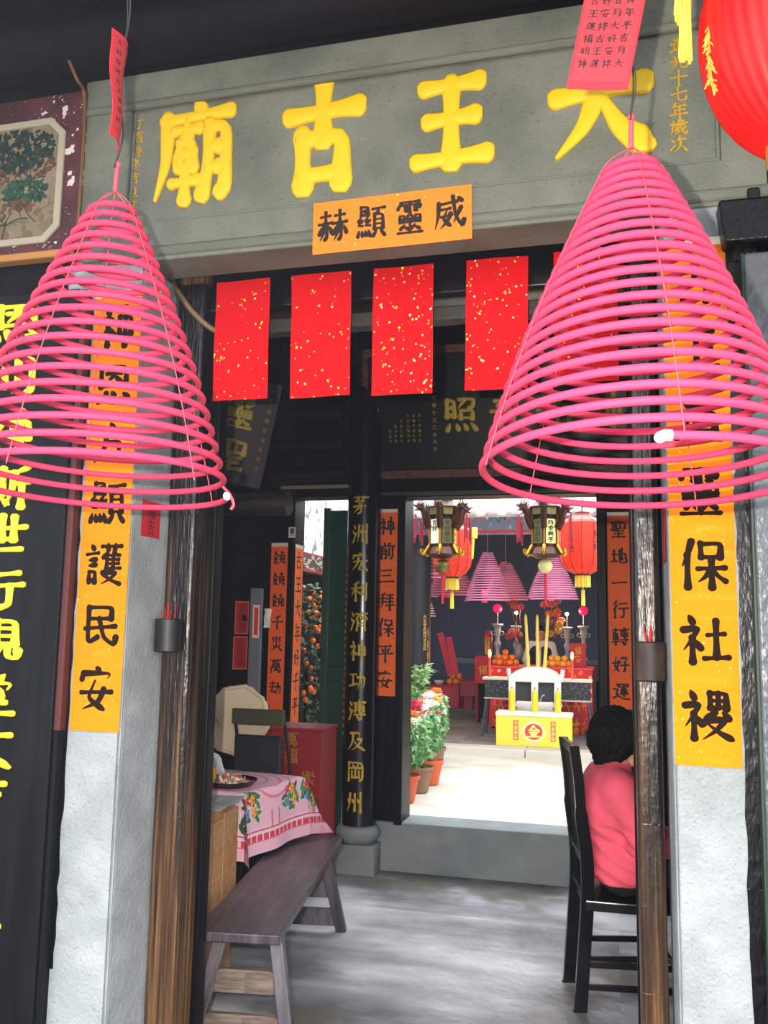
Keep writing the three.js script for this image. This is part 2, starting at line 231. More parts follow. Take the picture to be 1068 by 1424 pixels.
// stroke -> samples [x, y, half-width] with the swelling and tapering of a brush
function brush(p, weight) {
  let q = p;
  for (let it = 0; it < 2; it++) { const r = [q[0]]; for (let i = 0; i < q.length - 1; i++) { const a = q[i], b = q[i + 1], c = it ? 0.25 : 0.15; if (i) r.push([a[0] + (b[0] - a[0]) * c, a[1] + (b[1] - a[1]) * c]); if (i < q.length - 2) r.push([b[0] - (b[0] - a[0]) * c, b[1] - (b[1] - a[1]) * c]); } r.push(q[q.length - 1]); q = r; }
  const L = [0]; for (let i = 1; i < q.length; i++) L.push(L[i - 1] + Math.hypot(q[i][0] - q[i - 1][0], q[i][1] - q[i - 1][1]));
  const T = L[L.length - 1] || 1, n = Math.max(5, Math.min(16, Math.ceil(T / 6))), out = [], e = p[p.length - 1], b = p[p.length - 2], dx = e[0] - b[0], dy = e[1] - b[1];
  const dot = T < 26, pie = !dot && dx < -8 && dy > 8, na = !dot && p.length < 4 && dx > 12 && dy > 12;
  for (let i = 0; i <= n; i++) {
    const t = i / n, d = t * T; let k = 1; while (k < L.length - 1 && L[k] < d) k++;
    const f = (d - L[k - 1]) / ((L[k] - L[k - 1]) || 1), x = q[k - 1][0] + (q[k][0] - q[k - 1][0]) * f, y = q[k - 1][1] + (q[k][1] - q[k - 1][1]) * f;
    const j = Math.min(L.length - 1, k), sx = Math.abs(q[j][0] - q[j - 1][0]), sy = Math.abs(q[j][1] - q[j - 1][1]), lean = 0.84 + 0.3 * sy / (sx + sy + 1e-6);
    let w = dot ? 0.35 + 0.95 * Math.sin(Math.min(1, t * 0.95 + 0.05) * 1.9) : pie ? 1.2 - 1.02 * Math.pow(t, 1.5) : na ? 0.42 + 0.95 * Math.pow(t, 1.3) * (t > 0.86 ? (1 - t) * 5.2 + 0.25 : 1) : (0.78 + 0.36 * Math.pow(Math.abs(t - 0.45) * 1.9, 2.4)) * lean;
    if (T < 40) w *= 0.88;
    out.push([x, y, w * weight]);
  }
  return out;
}
const weightOf = (ch, bold) => bold * Math.min(1, 5.2 / Math.sqrt(strokesOf(ch).length + 14));
function inkChar(ctx, ch, x, y, w, h, bold, color) {
  ctx.fillStyle = color;
  const wt = weightOf(ch, bold);
  for (const p of strokesOf(ch)) {
    const b = brush(p, wt);
    for (let i = 0; i < b.length - 1; i++) for (let s = 0; s < 6; s++) {
      const t = s / 6, X = b[i][0] + (b[i + 1][0] - b[i][0]) * t, Y = b[i][1] + (b[i + 1][1] - b[i][1]) * t, W = b[i][2] + (b[i + 1][2] - b[i][2]) * t;
      ctx.beginPath(); ctx.ellipse(x + X * w / 100, y + Y * h / 100, W * w / 100, W * h / 100 * 0.92, 0, 0, Math.PI * 2); ctx.fill();
    }
  }
}
// a raised character: every stroke a low rounded ridge; lower left corner of its box at (0, 0), facing +z
function reliefChar(ch, w, h, depth, bold, bend) {
  const pos = [], idx = [], wt = weightOf(ch, bold), prof = [[-1, -0.3], [-0.96, 0.55], [-0.7, 0.92], [0, 1], [0.7, 0.92], [0.96, 0.55], [1, -0.3]];
  for (const p of strokesOf(ch)) {
    let b = brush(p, wt);
    const cap = (s, t, sign) => { const dx = s[0] - t[0], dy = s[1] - t[1], l = Math.hypot(dx, dy) || 1; return [0.45, 0.85].map((k) => [s[0] + dx / l * s[2] * k, s[1] + dy / l * s[2] * k, s[2] * Math.sqrt(1 - k * k)]); };
    const a0 = cap(b[0], b[1]), a1 = cap(b[b.length - 1], b[b.length - 2]); b = [a0[1], a0[0], ...b, a1[0], a1[1]];
    const start = pos.length / 3;
    b.forEach((s, i) => {
      const q = b[Math.min(b.length - 1, i + 1)], r = b[Math.max(0, i - 1)], l = Math.hypot(q[0] - r[0], q[1] - r[1]) || 1, nx = -(q[1] - r[1]) / l, ny = (q[0] - r[0]) / l;
      for (const [k, z] of prof) pos.push((s[0] + nx * s[2] * k) * w / 100, h - (s[1] + ny * s[2] * k) * h / 100, z * depth);
    });
    const m = prof.length;
    for (let i = 0; i < b.length - 1; i++) for (let k = 0; k < m - 1; k++) { const a = start + i * m + k; idx.push(a, a + m, a + 1, a + 1, a + m, a + m + 1); }
    for (const [s, flip] of [[start, 0], [start + (b.length - 1) * m, 1]]) for (let k = 1; k < m - 1; k++) flip ? idx.push(s, s + k + 1, s + k) : idx.push(s, s + k, s + k + 1);
  }
  if (bend) for (let i = 0; i < pos.length; i += 3) { const a = (pos[i] - w / 2) / bend, R = bend + pos[i + 2]; pos[i] = w / 2 + R * Math.sin(a); pos[i + 2] = R * Math.cos(a) - bend; }
  const g = new THREE.BufferGeometry(); g.setAttribute('position', new THREE.Float32BufferAttribute(pos, 3)); g.setIndex(idx); g.computeVertexNormals();
  const q = g.toNonIndexed(); q.setAttribute('uv', new THREE.BufferAttribute(new Float32Array(q.attributes.position.count * 2), 2)); return q;
}
function canvasTex(w, h, draw) {
  const c = document.createElement('canvas'); c.width = w; c.height = h; const x = c.getContext('2d'); draw(x, w, h);
  const t = new THREE.CanvasTexture(c); t.colorSpace = THREE.SRGBColorSpace; t.anisotropy = 8; return t;
}
function flecks(x, w, h, n, colors, r0, r1) { for (let i = 0; i < n; i++) { x.fillStyle = colors[Math.floor(rnd() * colors.length)]; x.beginPath(); const cx = rnd() * w, cy = rnd() * h, r = rr(r0, r1); x.ellipse(cx, cy, r, r * rr(0.5, 1.4), rnd() * 3, 0, 7); x.fill(); } }
// a sheet of paper of its own thickness, slightly wavy, facing +z, centred on its upper edge
function sheet(w, h, t = 0.0012, wave = 0.002, nx = 6, ny = 14, k = rnd() * 10) {
  const g = new THREE.BoxGeometry(w, h, t, nx, ny, 1), p = g.attributes.position;
  for (let i = 0; i < p.count; i++) { const x = p.getX(i) / w, y = p.getY(i) / h; p.setZ(i, p.getZ(i) + wave * (Math.sin(x * 5 + k + y * 3) + Math.sin(y * 9 + k * 2) * 0.8) + wave); }
  g.computeVertexNormals(); g.translate(0, -h / 2, t / 2); return g;
}
function scroll(text, { w, h, paper, ink, bold = 9, gap = 0.1, top = 0.02, end = null, speck = null, scale = 0.78, px = 220, first = 0 }) {
  const W = Math.floor(Math.min(px, 2040 * w / h)), H = Math.round(W * h / w);
  return canvasTex(W, H, (x) => {
    x.fillStyle = paper; x.fillRect(0, 0, W, H);
    for (let i = 0; i < 60; i++) { x.globalAlpha = 0.04; x.fillStyle = i % 2 ? '#ffffff' : '#7a2000'; x.fillRect(rnd() * W, rnd() * H, rr(10, W), rr(2, 30)); } x.globalAlpha = 1;
    if (speck) flecks(x, W, H, speck[0], speck[1], speck[2], speck[3]);
    if (end) { x.fillStyle = end; x.fillRect(0, 0, W, H * top * 0.9); }
    const n = [...text].length, s = W * scale, step = (H * (1 - top - gap * 0.5) - first) / n;
    [...text].forEach((ch, i) => inkChar(x, ch, (W - s) / 2, H * top + first + step * (i + 0.5) - s * 0.5, s, s * Math.min(1.05, step * 0.9 / s), bold, ink));
  });
}
// ------------------------------------------------------------------ the building
function box4(xl, xr, yt, yb, z) { const xm = (xl + xr) / 2, ym = (yt + yb) / 2; return { x0: onZ(xl, ym, z).x, x1: onZ(xr, ym, z).x, y0: onZ(xm, yb, z).y, y1: onZ(xm, yt, z).y }; }
const LX = -1.62, RX = 0.163, SOFFIT = 2.89;      // the stone door frame: inner corners and underside
const groundMap = texture(512, (u, v) => mixc([66, 65, 62], [96, 94, 90], fbm(u * 6, v * 6, 6, 5) * 1.5 - 0.25), true, 3);
const floorMap = texture(1024, (u, v) => {
  const a = fbm(u * 5, v * 5, 5, 5), b = fbm(u * 3 + 7, v * 16 + 3, 48, 4), s = vnoise(u * 190, v * 190, 190);
  let c = mixc([104, 105, 108], [226, 227, 231], a * 1.9 + b * 1.1 - 0.95); if (a < 0.36) c = mixc(c, [104, 98, 84], (0.36 - a) * 6); return c.map((k) => k + (s > 0.93 ? 22 : 0));
}, true, 2.4);
M.ground = std({ map: groundMap, roughness: 0.9 });
M.floor = std({ map: floorMap, roughness: 0.5, roughnessMap: texture(256, (u, v) => 0.55 + 0.45 * fbm(u * 6, v * 6, 6, 4), false, 2), bumpMap: texture(256, (u, v) => fbm(u * 30, v * 30, 30, 4), false, 1), bumpScale: 0.002 });
M.cement = std({ map: texture(256, (u, v) => mixc([108, 116, 116], [132, 138, 136], fbm(u * 6, v * 6, 6, 5) * 1.5 - 0.25), true, 0.9), roughness: 0.8, bumpMap: stoneBump, bumpScale: 0.0015 });
M.court = std({ map: texture(512, (u, v) => mixc([188, 180, 164], [222, 217, 206], fbm(u * 4, v * 7, 28, 5) * 1.6 - 0.3), true, 2.5), roughness: 0.75 });
M.whitewash = std({ map: texture(512, (u, v) => { const n = fbm(u * 7, v * 7, 7, 5), s = fbm(u * 26, v * 18, 468, 3); return s > 0.64 ? [120, 116, 110] : mixc([205, 204, 200], [236, 235, 231], n * 1.5 - 0.2); }, true, 1.6), roughness: 0.9 });
M.hall = plain(0x56617c, 0.85);  // blue grey base mixes the haze veil into otherwise dark surfaces
M.roofTile = std({ map: texture(256, (u, v) => mixc([205, 204, 202], [236, 235, 232], fbm(u * 8, v * 8, 8, 4) * 1.6 - 0.3), true, 0.8), roughness: 0.85 });

struct('ground', [bx(-60, 60, -0.3, 0, -0.5, 60, 0), bx(-60, -4.5, -0.3, 0, -17, -0.5, 0), bx(2.1, 60, -0.3, 0, -17, -0.5, 0)], M.ground, 'grey stone paving in front of the temple door', 'ground');
struct('floor', bx(-4.3, 1.9, -0.3, 0, -3.2, -0.5, 0), M.floor, 'worn grey cement floor of the entrance hall', 'floor');

// door pillars of pale granite, their outer strips painted black
function pillar(side) {
  const left = side < 0, x0 = left ? -1.93 : RX, x1 = left ? LX : 0.43;
  const s = struct('stone_pillar', [bx(x0, x1, 0, SOFFIT, -0.45, 0, 0.012), left ? bx(LX - 0.035, LX + 0.006, 0, SOFFIT, -0.25, -0.012, 0.01) : bx(RX - 0.006, RX + 0.03, 0, SOFFIT, -0.25, -0.012, 0.01)], M.stone,
    left ? 'pale granite door pillar beside the black board with yellow characters' : 'pale granite door pillar beside the seated woman', 'pillar');
  const sh = new THREE.Shape(), n = 46, yb = left ? onZ(72, 1347, 0).y : 0.0, xi = left ? -1.812 : 0.346, xo = left ? -1.93 : 0.43;   // ragged brushed edge
  sh.moveTo(xo, yb); sh.lineTo(xi, yb); for (let i = 1; i < n; i++) sh.lineTo(xi + rr(-0.004, 0.004), yb + (2.80 - yb) * i / n); sh.lineTo(xo, 2.80); sh.closePath();
  const g = new THREE.ExtrudeGeometry(sh, { depth: 0.004, bevelEnabled: false }); g.translate(0, 0, -0.001);
  part(s, 'black_paint_strip', metric(g), M.blackPaint, 'strip of rough black paint');
}
pillar(-1); pillar(1);

// the lintel: a sunk panel between a top band, a lower band and two ends
{
  const x0 = -1.9, x1 = 0.47, L = struct('lintel', [
    bx(x0, x1, SOFFIT + 0.02, 3.62, -0.18, -0.016, 0.002), bx(x0, x1, 3.5, 3.625, -0.1, 0.004, 0.006), bx(x0, x1, SOFFIT + 0.025, 3.036, -0.1, 0.0, 0.006),
    bx(x0, x0 + 0.2, 3.03, 3.51, -0.1, 0.0, 0.006), bx(x1 - 0.13, x1, 3.03, 3.51, -0.1, 0.0, 0.006)], M.lintelStone, 'carved grey stone lintel with four large yellow characters', 'lintel');
  part(L, 'moulding', [rod([x0, 3.497, 0.002], [x1, 3.497, 0.002], 0.016, 10), rod([x0, 2.925, -0.012], [x1, 2.925, -0.012], 0.022, 12)], M.lintelStone);
  part(L, 'soffit', bx(x0, x1, SOFFIT, SOFFIT + 0.03, -0.18, -0.006, 0.008), M.lintelStone);
  part(L, 'panel_bead', [bx(x0 + 0.2, x1 - 0.13, 3.036, 3.048, -0.02, -0.008, 0.003), bx(x0 + 0.2, x0 + 0.212, 3.04, 3.48, -0.02, -0.008, 0.003), bx(x1 - 0.142, x1 - 0.13, 3.04, 3.48, -0.02, -0.008, 0.003)], M.lintelStone);
  for (const [ch, a, b, c, d] of [['廟', 214, 330, 137, 280], ['古', 392, 507, 112, 262], ['王', 570, 686, 101, 238], ['大', 758, 912, 66, 225]]) {
    const r = box4(a, b, c, d, -0.012), h = r.y1 - r.y0, w = r.x1 - r.x0;
    const m = part(L, 'character', reliefChar(ch, w * 0.94, h * 0.95, 0.014, ch === '廟' ? 8.6 : 11.5), M.gold, 'raised yellow character ' + ch); m.position.set(r.x0 + w * 0.03, r.y0 + h * 0.025, -0.016);
  }
  const col = (text, px0, py0, px1, py1, s) => [...text].forEach((ch, i) => {
    const t = i / ([...text].length - 1), p = onZ(px0 + (px1 - px0) * t, py0 + (py1 - py0) * t, -0.012);
    const m = part(L, 'small_character', reliefChar(ch, s, s, 0.004, 6.5), M.goldDim, 'small gold character ' + ch); m.position.set(p.x - s / 2, p.y - s / 2, -0.016);
  });
  col('道光十七年歲次', 944, 62, 944, 200, 0.055);
  col('丁酉仲冬吉旦立', 194, 172, 183, 285, 0.042);
}

// front wall left and right of the stone frame, above the lintel, and the eave that shades it
M.wallDark = phys({ specularIntensity: 0.2, color: 0x0e0c10, roughness: 0.75, bumpMap: stoneBump, bumpScale: 0.002 });
struct('wall_front', [bx(-4.5, -1.93, 0, 4.4, -0.45, -0.03, 0), bx(0.43, 2.1, 0, 4.4, -0.45, -0.03, 0), bx(-1.93, 0.43, 3.625, 4.4, -0.45, -0.03, 0)], M.wallDark, 'dark painted front wall round the stone door frame', 'wall');
{
  const r = struct('eave_roof', [bx(-6, 4, 4.02, 4.12, -0.1, 1.2, 0), bx(-6, 4, 3.5, 3.6, 1.9, 2.8, 0), bx(-6, 4, 3.8, 3.9, 1.15, 1.95, 0)], M.darkWood, 'dark timber eave above the lintel', 'roof'); r.rotation.set(0, 0, 0);
  for (let i = 0; i < 16; i++) part(r, 'rafter', bx(-5.6 + i * 0.6, -5.5 + i * 0.6, 3.93, 4.02, -0.05, 1.15, 0.006), M.darkWood);
  const p = struct('eave_beam', rod([-6, 3.745, 0.07], [4, 3.745, 0.07], 0.118, 28), phys({ specularIntensity: 0.3, color: 0x0a0709, roughness: 0.6, bumpMap: texture(256, (u, v) => fbm(u * 4, v * 30, 60, 3), false, 1), bumpScale: 0.002 }), 'round black eave beam above the lintel', 'beam');
  part(p, 'edge_board', bx(-6, 4, 3.85, 3.99, 0.06, 0.1, 0.006), M.darkWood);
  part(p, 'batten', bx(-6, 4, 3.93, 3.99, 0.5, 0.58, 0.006), M.darkWood);
  struct('hanging_rail', rod([-6, 3.9, 0.96], [4, 3.9, 0.96], 0.04, 14), M.darkWood, 'round timber rail under the eave from which the coils hang', 'beam');
}

// wooden door posts behind the stone, black lacquer worn to brown at the foot
for (const [x0, x1, l] of [[LX, -1.502, 'worn black and brown door post behind the left hand granite pillar by the bench'], [0.062, 0.144, 'worn black and brown door post in front of the seated woman']]) {
  const left = x0 === LX, g = [], n = 3;
  g.push(bx(x0, x1, 0, 3.1, -0.42, -0.26, 0.02));
  const p = struct('door_post', g, M.post, left ? 'worn black and brown door post behind the bench end' : l, 'post');
  part(p, 'door_stop', left ? bx(x1 - 0.012, x1 + 0.022, 0, 2.85, -0.46, -0.39, 0.008) : bx(x0 - 0.006, x0 + 0.012, 0, 2.85, -0.47, -0.41, 0.006), M.blackWood);
}
struct('head_beam', bx(-1.62, 0.163, 2.80, 3.1, -0.45, -0.31, 0.01), std({ color: 0x0d0b0e, roughness: 0.22 }), 'glossy black head beam behind the red paper strips', 'beam');
struct('head_rail', bx(-1.5, 0.06, 2.72, 2.775, -0.43, -0.36, 0.008), std({ color: 0x39332e, roughness: 0.6 }), 'grey brown rail under the glossy head beam', 'beam');

// entrance hall: side walls, roof
struct('wall_left', bx(-4.5, -4.3, -0.3, 4.4, -3.4, -0.3, 0), M.wallDark, 'dark left wall of the entrance hall', 'wall');
struct('wall_right', bx(1.9, 2.1, -0.3, 4.4, -3.4, -0.3, 0), M.wallDark, 'dark right wall of the entrance hall', 'wall');
struct('ceiling', bx(-4.6, 2.2, 4.4, 4.55, -3.75, 0.0, 0), M.darkWood, 'dark boarded roof of the entrance hall', 'ceiling');
for (const [px, py, z, r] of [[450, 587, -2.96, 0.06], [450, 631, -2.98, 0.055], [450, 669, -3.0, 0.05]]) {
  const p = onZ(px, py, z); struct('purlin', rod([-4.3, p.y + r, z], [-1.78, p.y + r, z], r, 18), M.darkWood, 'dark round purlin under the hall roof', 'beam').userData.group = 'purlins under the hall roof';
}
// partition with the inner doorway
const IZ = -3.14;
struct('threshold', bx(-1.59, 0.5, 0, 0.315, -3.42, IZ, 0.01), M.cement, 'grey cement threshold of the inner doorway', 'threshold');
{
  const w = struct('wall_back', [bx(-4.3, 1.9, 2.68, 4.4, -3.42, -3.2, 0), bx(-4.3, -2.38, 0, 2.68, -3.42, -3.2, 0), bx(0.3, 1.9, 0, 2.68, -3.42, -3.2, 0)], M.wallDark, 'dark partition wall above and beside the inner doorway', 'wall');
  part(w, 'door_head', bx(-1.57, 0.35, 2.49, 2.69, -3.36, -3.17, 0.008), M.blackWood);
  part(w, 'door_head_moulding', bx(-1.57, 0.35, 2.50, 2.525, -3.17, -3.15, 0.004), std({ color: 0x3a3533, roughness: 0.4 }));
  part(w, 'side_head', bx(-2.38, -1.6, 2.505, 2.69, -3.36, -3.17, 0.008), M.blackWood);
  part(w, 'side_head_batten', bx(-2.3, -1.7, 2.56, 2.585, -3.16, -3.13, 0.006), std({ color: 0x7a7064, roughness: 0.5 }));
}
struct('door_jamb', [bx(-1.575, -1.425, 0.315, 2.5, -3.34, -3.17, 0.006), bx(-1.43, -1.375, 0.3, 2.5, -3.38, -3.12, 0.008)], M.blackWood, 'black inner door jamb between the round column and the courtyard', 'jamb');
struct('door_jamb', [bx(-0.045, 0.36, 0.315, 2.5, -3.34, -3.17, 0.006), bx(-0.1, -0.04, 0.3, 2.5, -3.38, -3.12, 0.008)], M.blackWood, 'black inner door jamb behind the head of the seated woman', 'jamb');
struct('timber_post', bx(-2.38, -2.19, 0, 2.68, -3.36, -3.15, 0.006), M.blackWood, 'black square post behind the red donation box', 'post');

// courtyard
struct('courtyard_floor', [bx(-7, 4, -0.3, 0, -8.6, -3.2, 0)], M.court, 'pale sunlit paving of the inner courtyard', 'floor');
struct('wall_courtyard', bx(3.0, 3.3, -0.3, 3.6, -8.6, -3.42, 0), M.whitewash, 'whitewashed right wall of the courtyard', 'wall');
{
  const g = struct('wall_gallery', [bx(-3.7, -3.4, 2.42, 4.2, -8.6, -3.42, 0)], M.whitewash, 'old whitewashed courtyard wall above the kumquat tree', 'wall');
  part(g, 'frieze', bx(-3.72, -3.38, 2.2, 2.42, -8.6, -3.42, 0.004), std({ map: texture(256, (u, v) => { const n = fbm(u * 8, v * 8, 8, 3); return v < 0.12 || v > 0.9 ? [140, 30, 30] : n > 0.56 ? [150, 140, 125] : [60, 42, 40]; }, true, 0.6, 0.22), roughness: 0.7 }), 'painted red and brown frieze');
  part(g, 'lower_wall', bx(-3.9, -3.5, -0.3, 2.2, -8.6, -3.42, 0), M.wallDark);
}
// far hall: raised floor, front beam, roof with rolls of tiles, side and back walls
const HY = 0.1, HZ = -8.6;
M.hallFloor = std({ map: texture(256, (u, v) => mixc([112, 108, 104], [150, 146, 140], fbm(u * 6, v * 9, 54, 4) * 1.5 - 0.25), true, 2), roughness: 0.8 });
struct('hall_floor', [bx(-7, 4, -0.3, HY, -17, HZ - 0.3, 0)], M.hallFloor, 'grey paved floor of the incense hall', 'floor');
{ const k = struct('hall_step', bx(-7, -2.4, -0.3, HY, HZ - 0.3, HZ, 0.01), M.court, 'row of pale stone slabs edging the incense hall floor', 'step'); for (let i = 0; i < 5; i++) part(k, 'slab', bx(-2.395 + i * 1.3, -1.105 + i * 1.3, -0.3, HY, HZ - 0.3, HZ, 0.012), M.court); }
struct('wall_far', bx(-7, 4, 0, 6, -17.2, -17, 0), M.hall, 'back wall of the incense hall with haze tinted into its blue grey', 'wall');
struct('wall_far_side', bx(-7.2, -7, 0, 6, -17, HZ, 0), M.hall, 'left wall of the incense hall with haze tinted into its blue grey', 'wall');
struct('wall_far_side', bx(4, 4.2, 0, 6, -17, HZ, 0), M.hall, 'right wall of the incense hall with haze tinted into its blue grey', 'wall');
const eaveY = onZ(700, 708, HZ + 0.5).y;
{
  const slope = rad(24), L = 5.2, roof = struct('hall_roof', bx(-7.2, 4.2, -0.1, 0, -L, 0, 0), M.roofTile, 'pale tiled roof of the incense hall', 'roof');
  roof.position.set(0, eaveY, HZ + 0.5); roof.rotation.x = slope;
  const roll = new THREE.CylinderGeometry(0.075, 0.075, L, 10, 1, false, 0, Math.PI); roll.rotateZ(Math.PI / 2); roll.rotateY(Math.PI / 2); roll.rotateZ(0);
  const g = new THREE.CylinderGeometry(0.075, 0.075, L, 12); g.rotateX(Math.PI / 2); g.translate(0, 0.02, -L / 2 + 0.03);
  const cap = new THREE.CylinderGeometry(0.085, 0.085, 0.03, 14); cap.rotateX(Math.PI / 2); cap.translate(0, 0.02, 0.05);
  const drip = new THREE.SphereGeometry(0.1, 12, 6, 0, Math.PI * 2, Math.PI / 2, Math.PI / 2); drip.scale(1, 0.7, 0.2); drip.translate(0.13, 0, 0.03);
  for (let i = 0; i < 40; i++) { const t = part(roof, 'tile_roll', g, M.roofTile); t.position.x = -6.0 + i * 0.26; const c = part(roof, 'eave_tile', cap, M.roofTile); c.position.x = t.position.x; const d = part(roof, 'drip_tile', drip, M.roofTile); d.position.x = t.position.x; }
  struct('hall_roof_back', bx(-7.2, 4.2, 5.2, 5.35, -17.2, -12.6, 0), M.hall, 'roof over the back of the incense hall with haze tinted into its blue grey', 'roof');
  const by0 = onZ(700, 741, HZ).y, by1 = onZ(700, 716, HZ).y;
  const fb = struct('painted_beam', bx(-7, 4, by0, by1 + 0.1, HZ - 0.25, HZ, 0.01), std({ map: canvasTex(1024, 64, (x, w, h) => {
    x.fillStyle = '#7f98b4'; x.fillRect(0, 0, w, h); flecks(x, w, h, 220, ['#4a6480', '#7d93a8', '#b7bcc2', '#c98f86', '#6f879c'], 2, 13); flecks(x, w, h, 40, ['#d0776a', '#e8e2dc'], 2, 8);
    x.fillStyle = '#c84a58'; x.fillRect(0, h - 7, w, 7); }), roughness: 0.7 }), 'blue painted beam with figures under the hall roof', 'beam');
  fb.material.map.wrapS = THREE.RepeatWrapping; fb.material.map.wrapT = THREE.RepeatWrapping; fb.material.map.repeat.set(1 / 3.2, 1 / (by1 + 0.1 - by0)); fb.material.map.offset.set(0, -by0 / (by1 + 0.1 - by0));
}
// ------------------------------------------------------------------ paper, boards and fittings on the front
M.paperOrange = (text, o) => std({ map: scroll(text, { paper: '#ff9c1c', ink: '#1d1208', ...o }), roughness: 0.75 });
const gilt = ['#ffe58a', '#ffd23c', '#fff0b0'];
{ // the two long orange scrolls
  const mk = (label, px, text, first) => {
    const top = onZ(px[0], px[1], 0.004), bot = onZ(px[0], px[3], 0.004), a = onZ(px[4], 900, 0.004).x, b = onZ(px[5], 900, 0.004).x, h = top.y - bot.y, w = b - a;
    const m = solo('paper_scroll', label, 'paper scroll', sheet(w, h, 0.0015, 0.0012, 6, 40), phys({ map: scroll(text, { w, h, paper: '#ee7f0e', ink: '#1a0e06', bold: 7, top: 0.018, gap: 0.05, end: '#f0e4c8', speck: [150, gilt, 0.8, 2.6], scale: 0.74, px: 256 }), roughness: 0.8, specularIntensity: 0.25 }), [(a + b) / 2, top.y, 0.0035], 'orange scrolls on the granite pillars');
    return m;
  };
  mk('orange scroll ending in 護民安 on the pillar beside the black board', [150, 405, 0, 1018, 104, 172], '神恩方顯護民安');
  mk('orange scroll ending in 保社禝 on the pillar beside the seated woman', [985, 330, 0, 1066, 935, 1027], '古王道靈保社禝');
}
{ // orange paper on the lintel
  const z = 0.012, r = box4(436, 656, 272, 332, z), w = r.x1 - r.x0, h = 0.185;
  const t = canvasTex(512, 170, (x, W, H) => { x.fillStyle = '#ff7d14'; x.fillRect(0, 0, W, H); flecks(x, W, H, 30, gilt, 0.8, 2.4); [...'赫顯靈威'].forEach((c, i) => inkChar(x, c, 18 + i * 126, 30, 96, 104, 6.6, '#1a0f08')); });
  const m = solo('orange_placard', 'orange paper with four black characters pasted on the lintel', 'paper sign', sheet(w, h, 0.0015, 0.0015, 10, 6), std({ map: t, roughness: 0.75 }), [(r.x0 + r.x1) / 2, r.y1 + 0.004, z]);
  m.rotation.z = 0.01;
}
// red paper strips flecked with gold, hanging behind the lintel
[[298, 373, 556], [403, 486, 552], [518, 602, 549], [648, 735, 542], [771, 860, 532]].forEach(([a, b, y], i) => {
  const z = -0.235, x0 = onZ(a, y - 60, z).x, x1 = onZ(b, y - 60, z).x, y0 = onZ((a + b) / 2, y, z).y, h = 2.885 - y0, w = x1 - x0;
  const dens = [55, 50, 120, 90, 80][i];
  const t = canvasTex(256, Math.round(256 * h / w), (x, W, H) => { x.fillStyle = '#c40c14'; x.fillRect(0, 0, W, H); flecks(x, W, H, dens, ['#ffd84a', '#f6b93a', '#ffe9a0'], 1.2, 5); for (let k = 0; k < dens / 12; k++) { x.fillStyle = '#ffdc50'; const cx = rnd() * W, cy = rnd() * H; for (let j = 0; j < 4; j++) { x.beginPath(); x.arc(cx + rr(-9, 9), cy + rr(-7, 7), rr(1.5, 4), 0, 7); x.fill(); } } });
  const label = ['red paper strip flecked with gold beside the brown conduit', 'sparsely gold flecked red paper strip second from the brown conduit', 'red paper strip densely flecked with gold under the orange placard', 'red paper strip with large gold flecks next to the big incense coil', 'red paper strip flecked with gold behind the big incense coil'][i];
  const m = solo('red_paper_strip', label, 'paper strip', sheet(w, h, 0.001, 0.003, 6, 12), phys({ map: t, roughness: 0.7, specularIntensity: 0.25 }), [(x0 + x1) / 2, 2.885, z], 'red paper strips under the lintel');
  m.rotation.z = [0.004, 0.012, 0.0, -0.006, 0][i];
});
{ // small red papers on the inner faces of the pillars
  const p = onZ(200, 722, -0.12), mat = std({ map: canvasTex(128, 128, (x) => { x.fillStyle = '#b4101c'; x.fillRect(0, 0, 128, 128); [...'福吉'].forEach((c, i) => inkChar(x, c, 34, 8 + i * 58, 58, 54, 6, '#5a0810')); }), roughness: 0.8 });
  const a = solo('red_paper_square', 'small red paper square on the inner face of the pillar above the incense tin', 'paper sign', sheet(0.13, 0.13, 0.001, 0.001, 3, 3), mat, [LX + 0.008, p.y + 0.065, -0.13], 'small red papers on the door frame'); a.rotation.y = Math.PI / 2;
  const q = onZ(926, 740, -0.1); const b = solo('red_paper_square', 'small red paper on the inner face of the pillar beside the woman', 'paper sign', sheet(0.13, 0.19, 0.001, 0.001, 3, 3), mat, [RX - 0.008, q.y + 0.1, -0.13], 'small red papers on the door frame'); b.rotation.y = -Math.PI / 2;
}
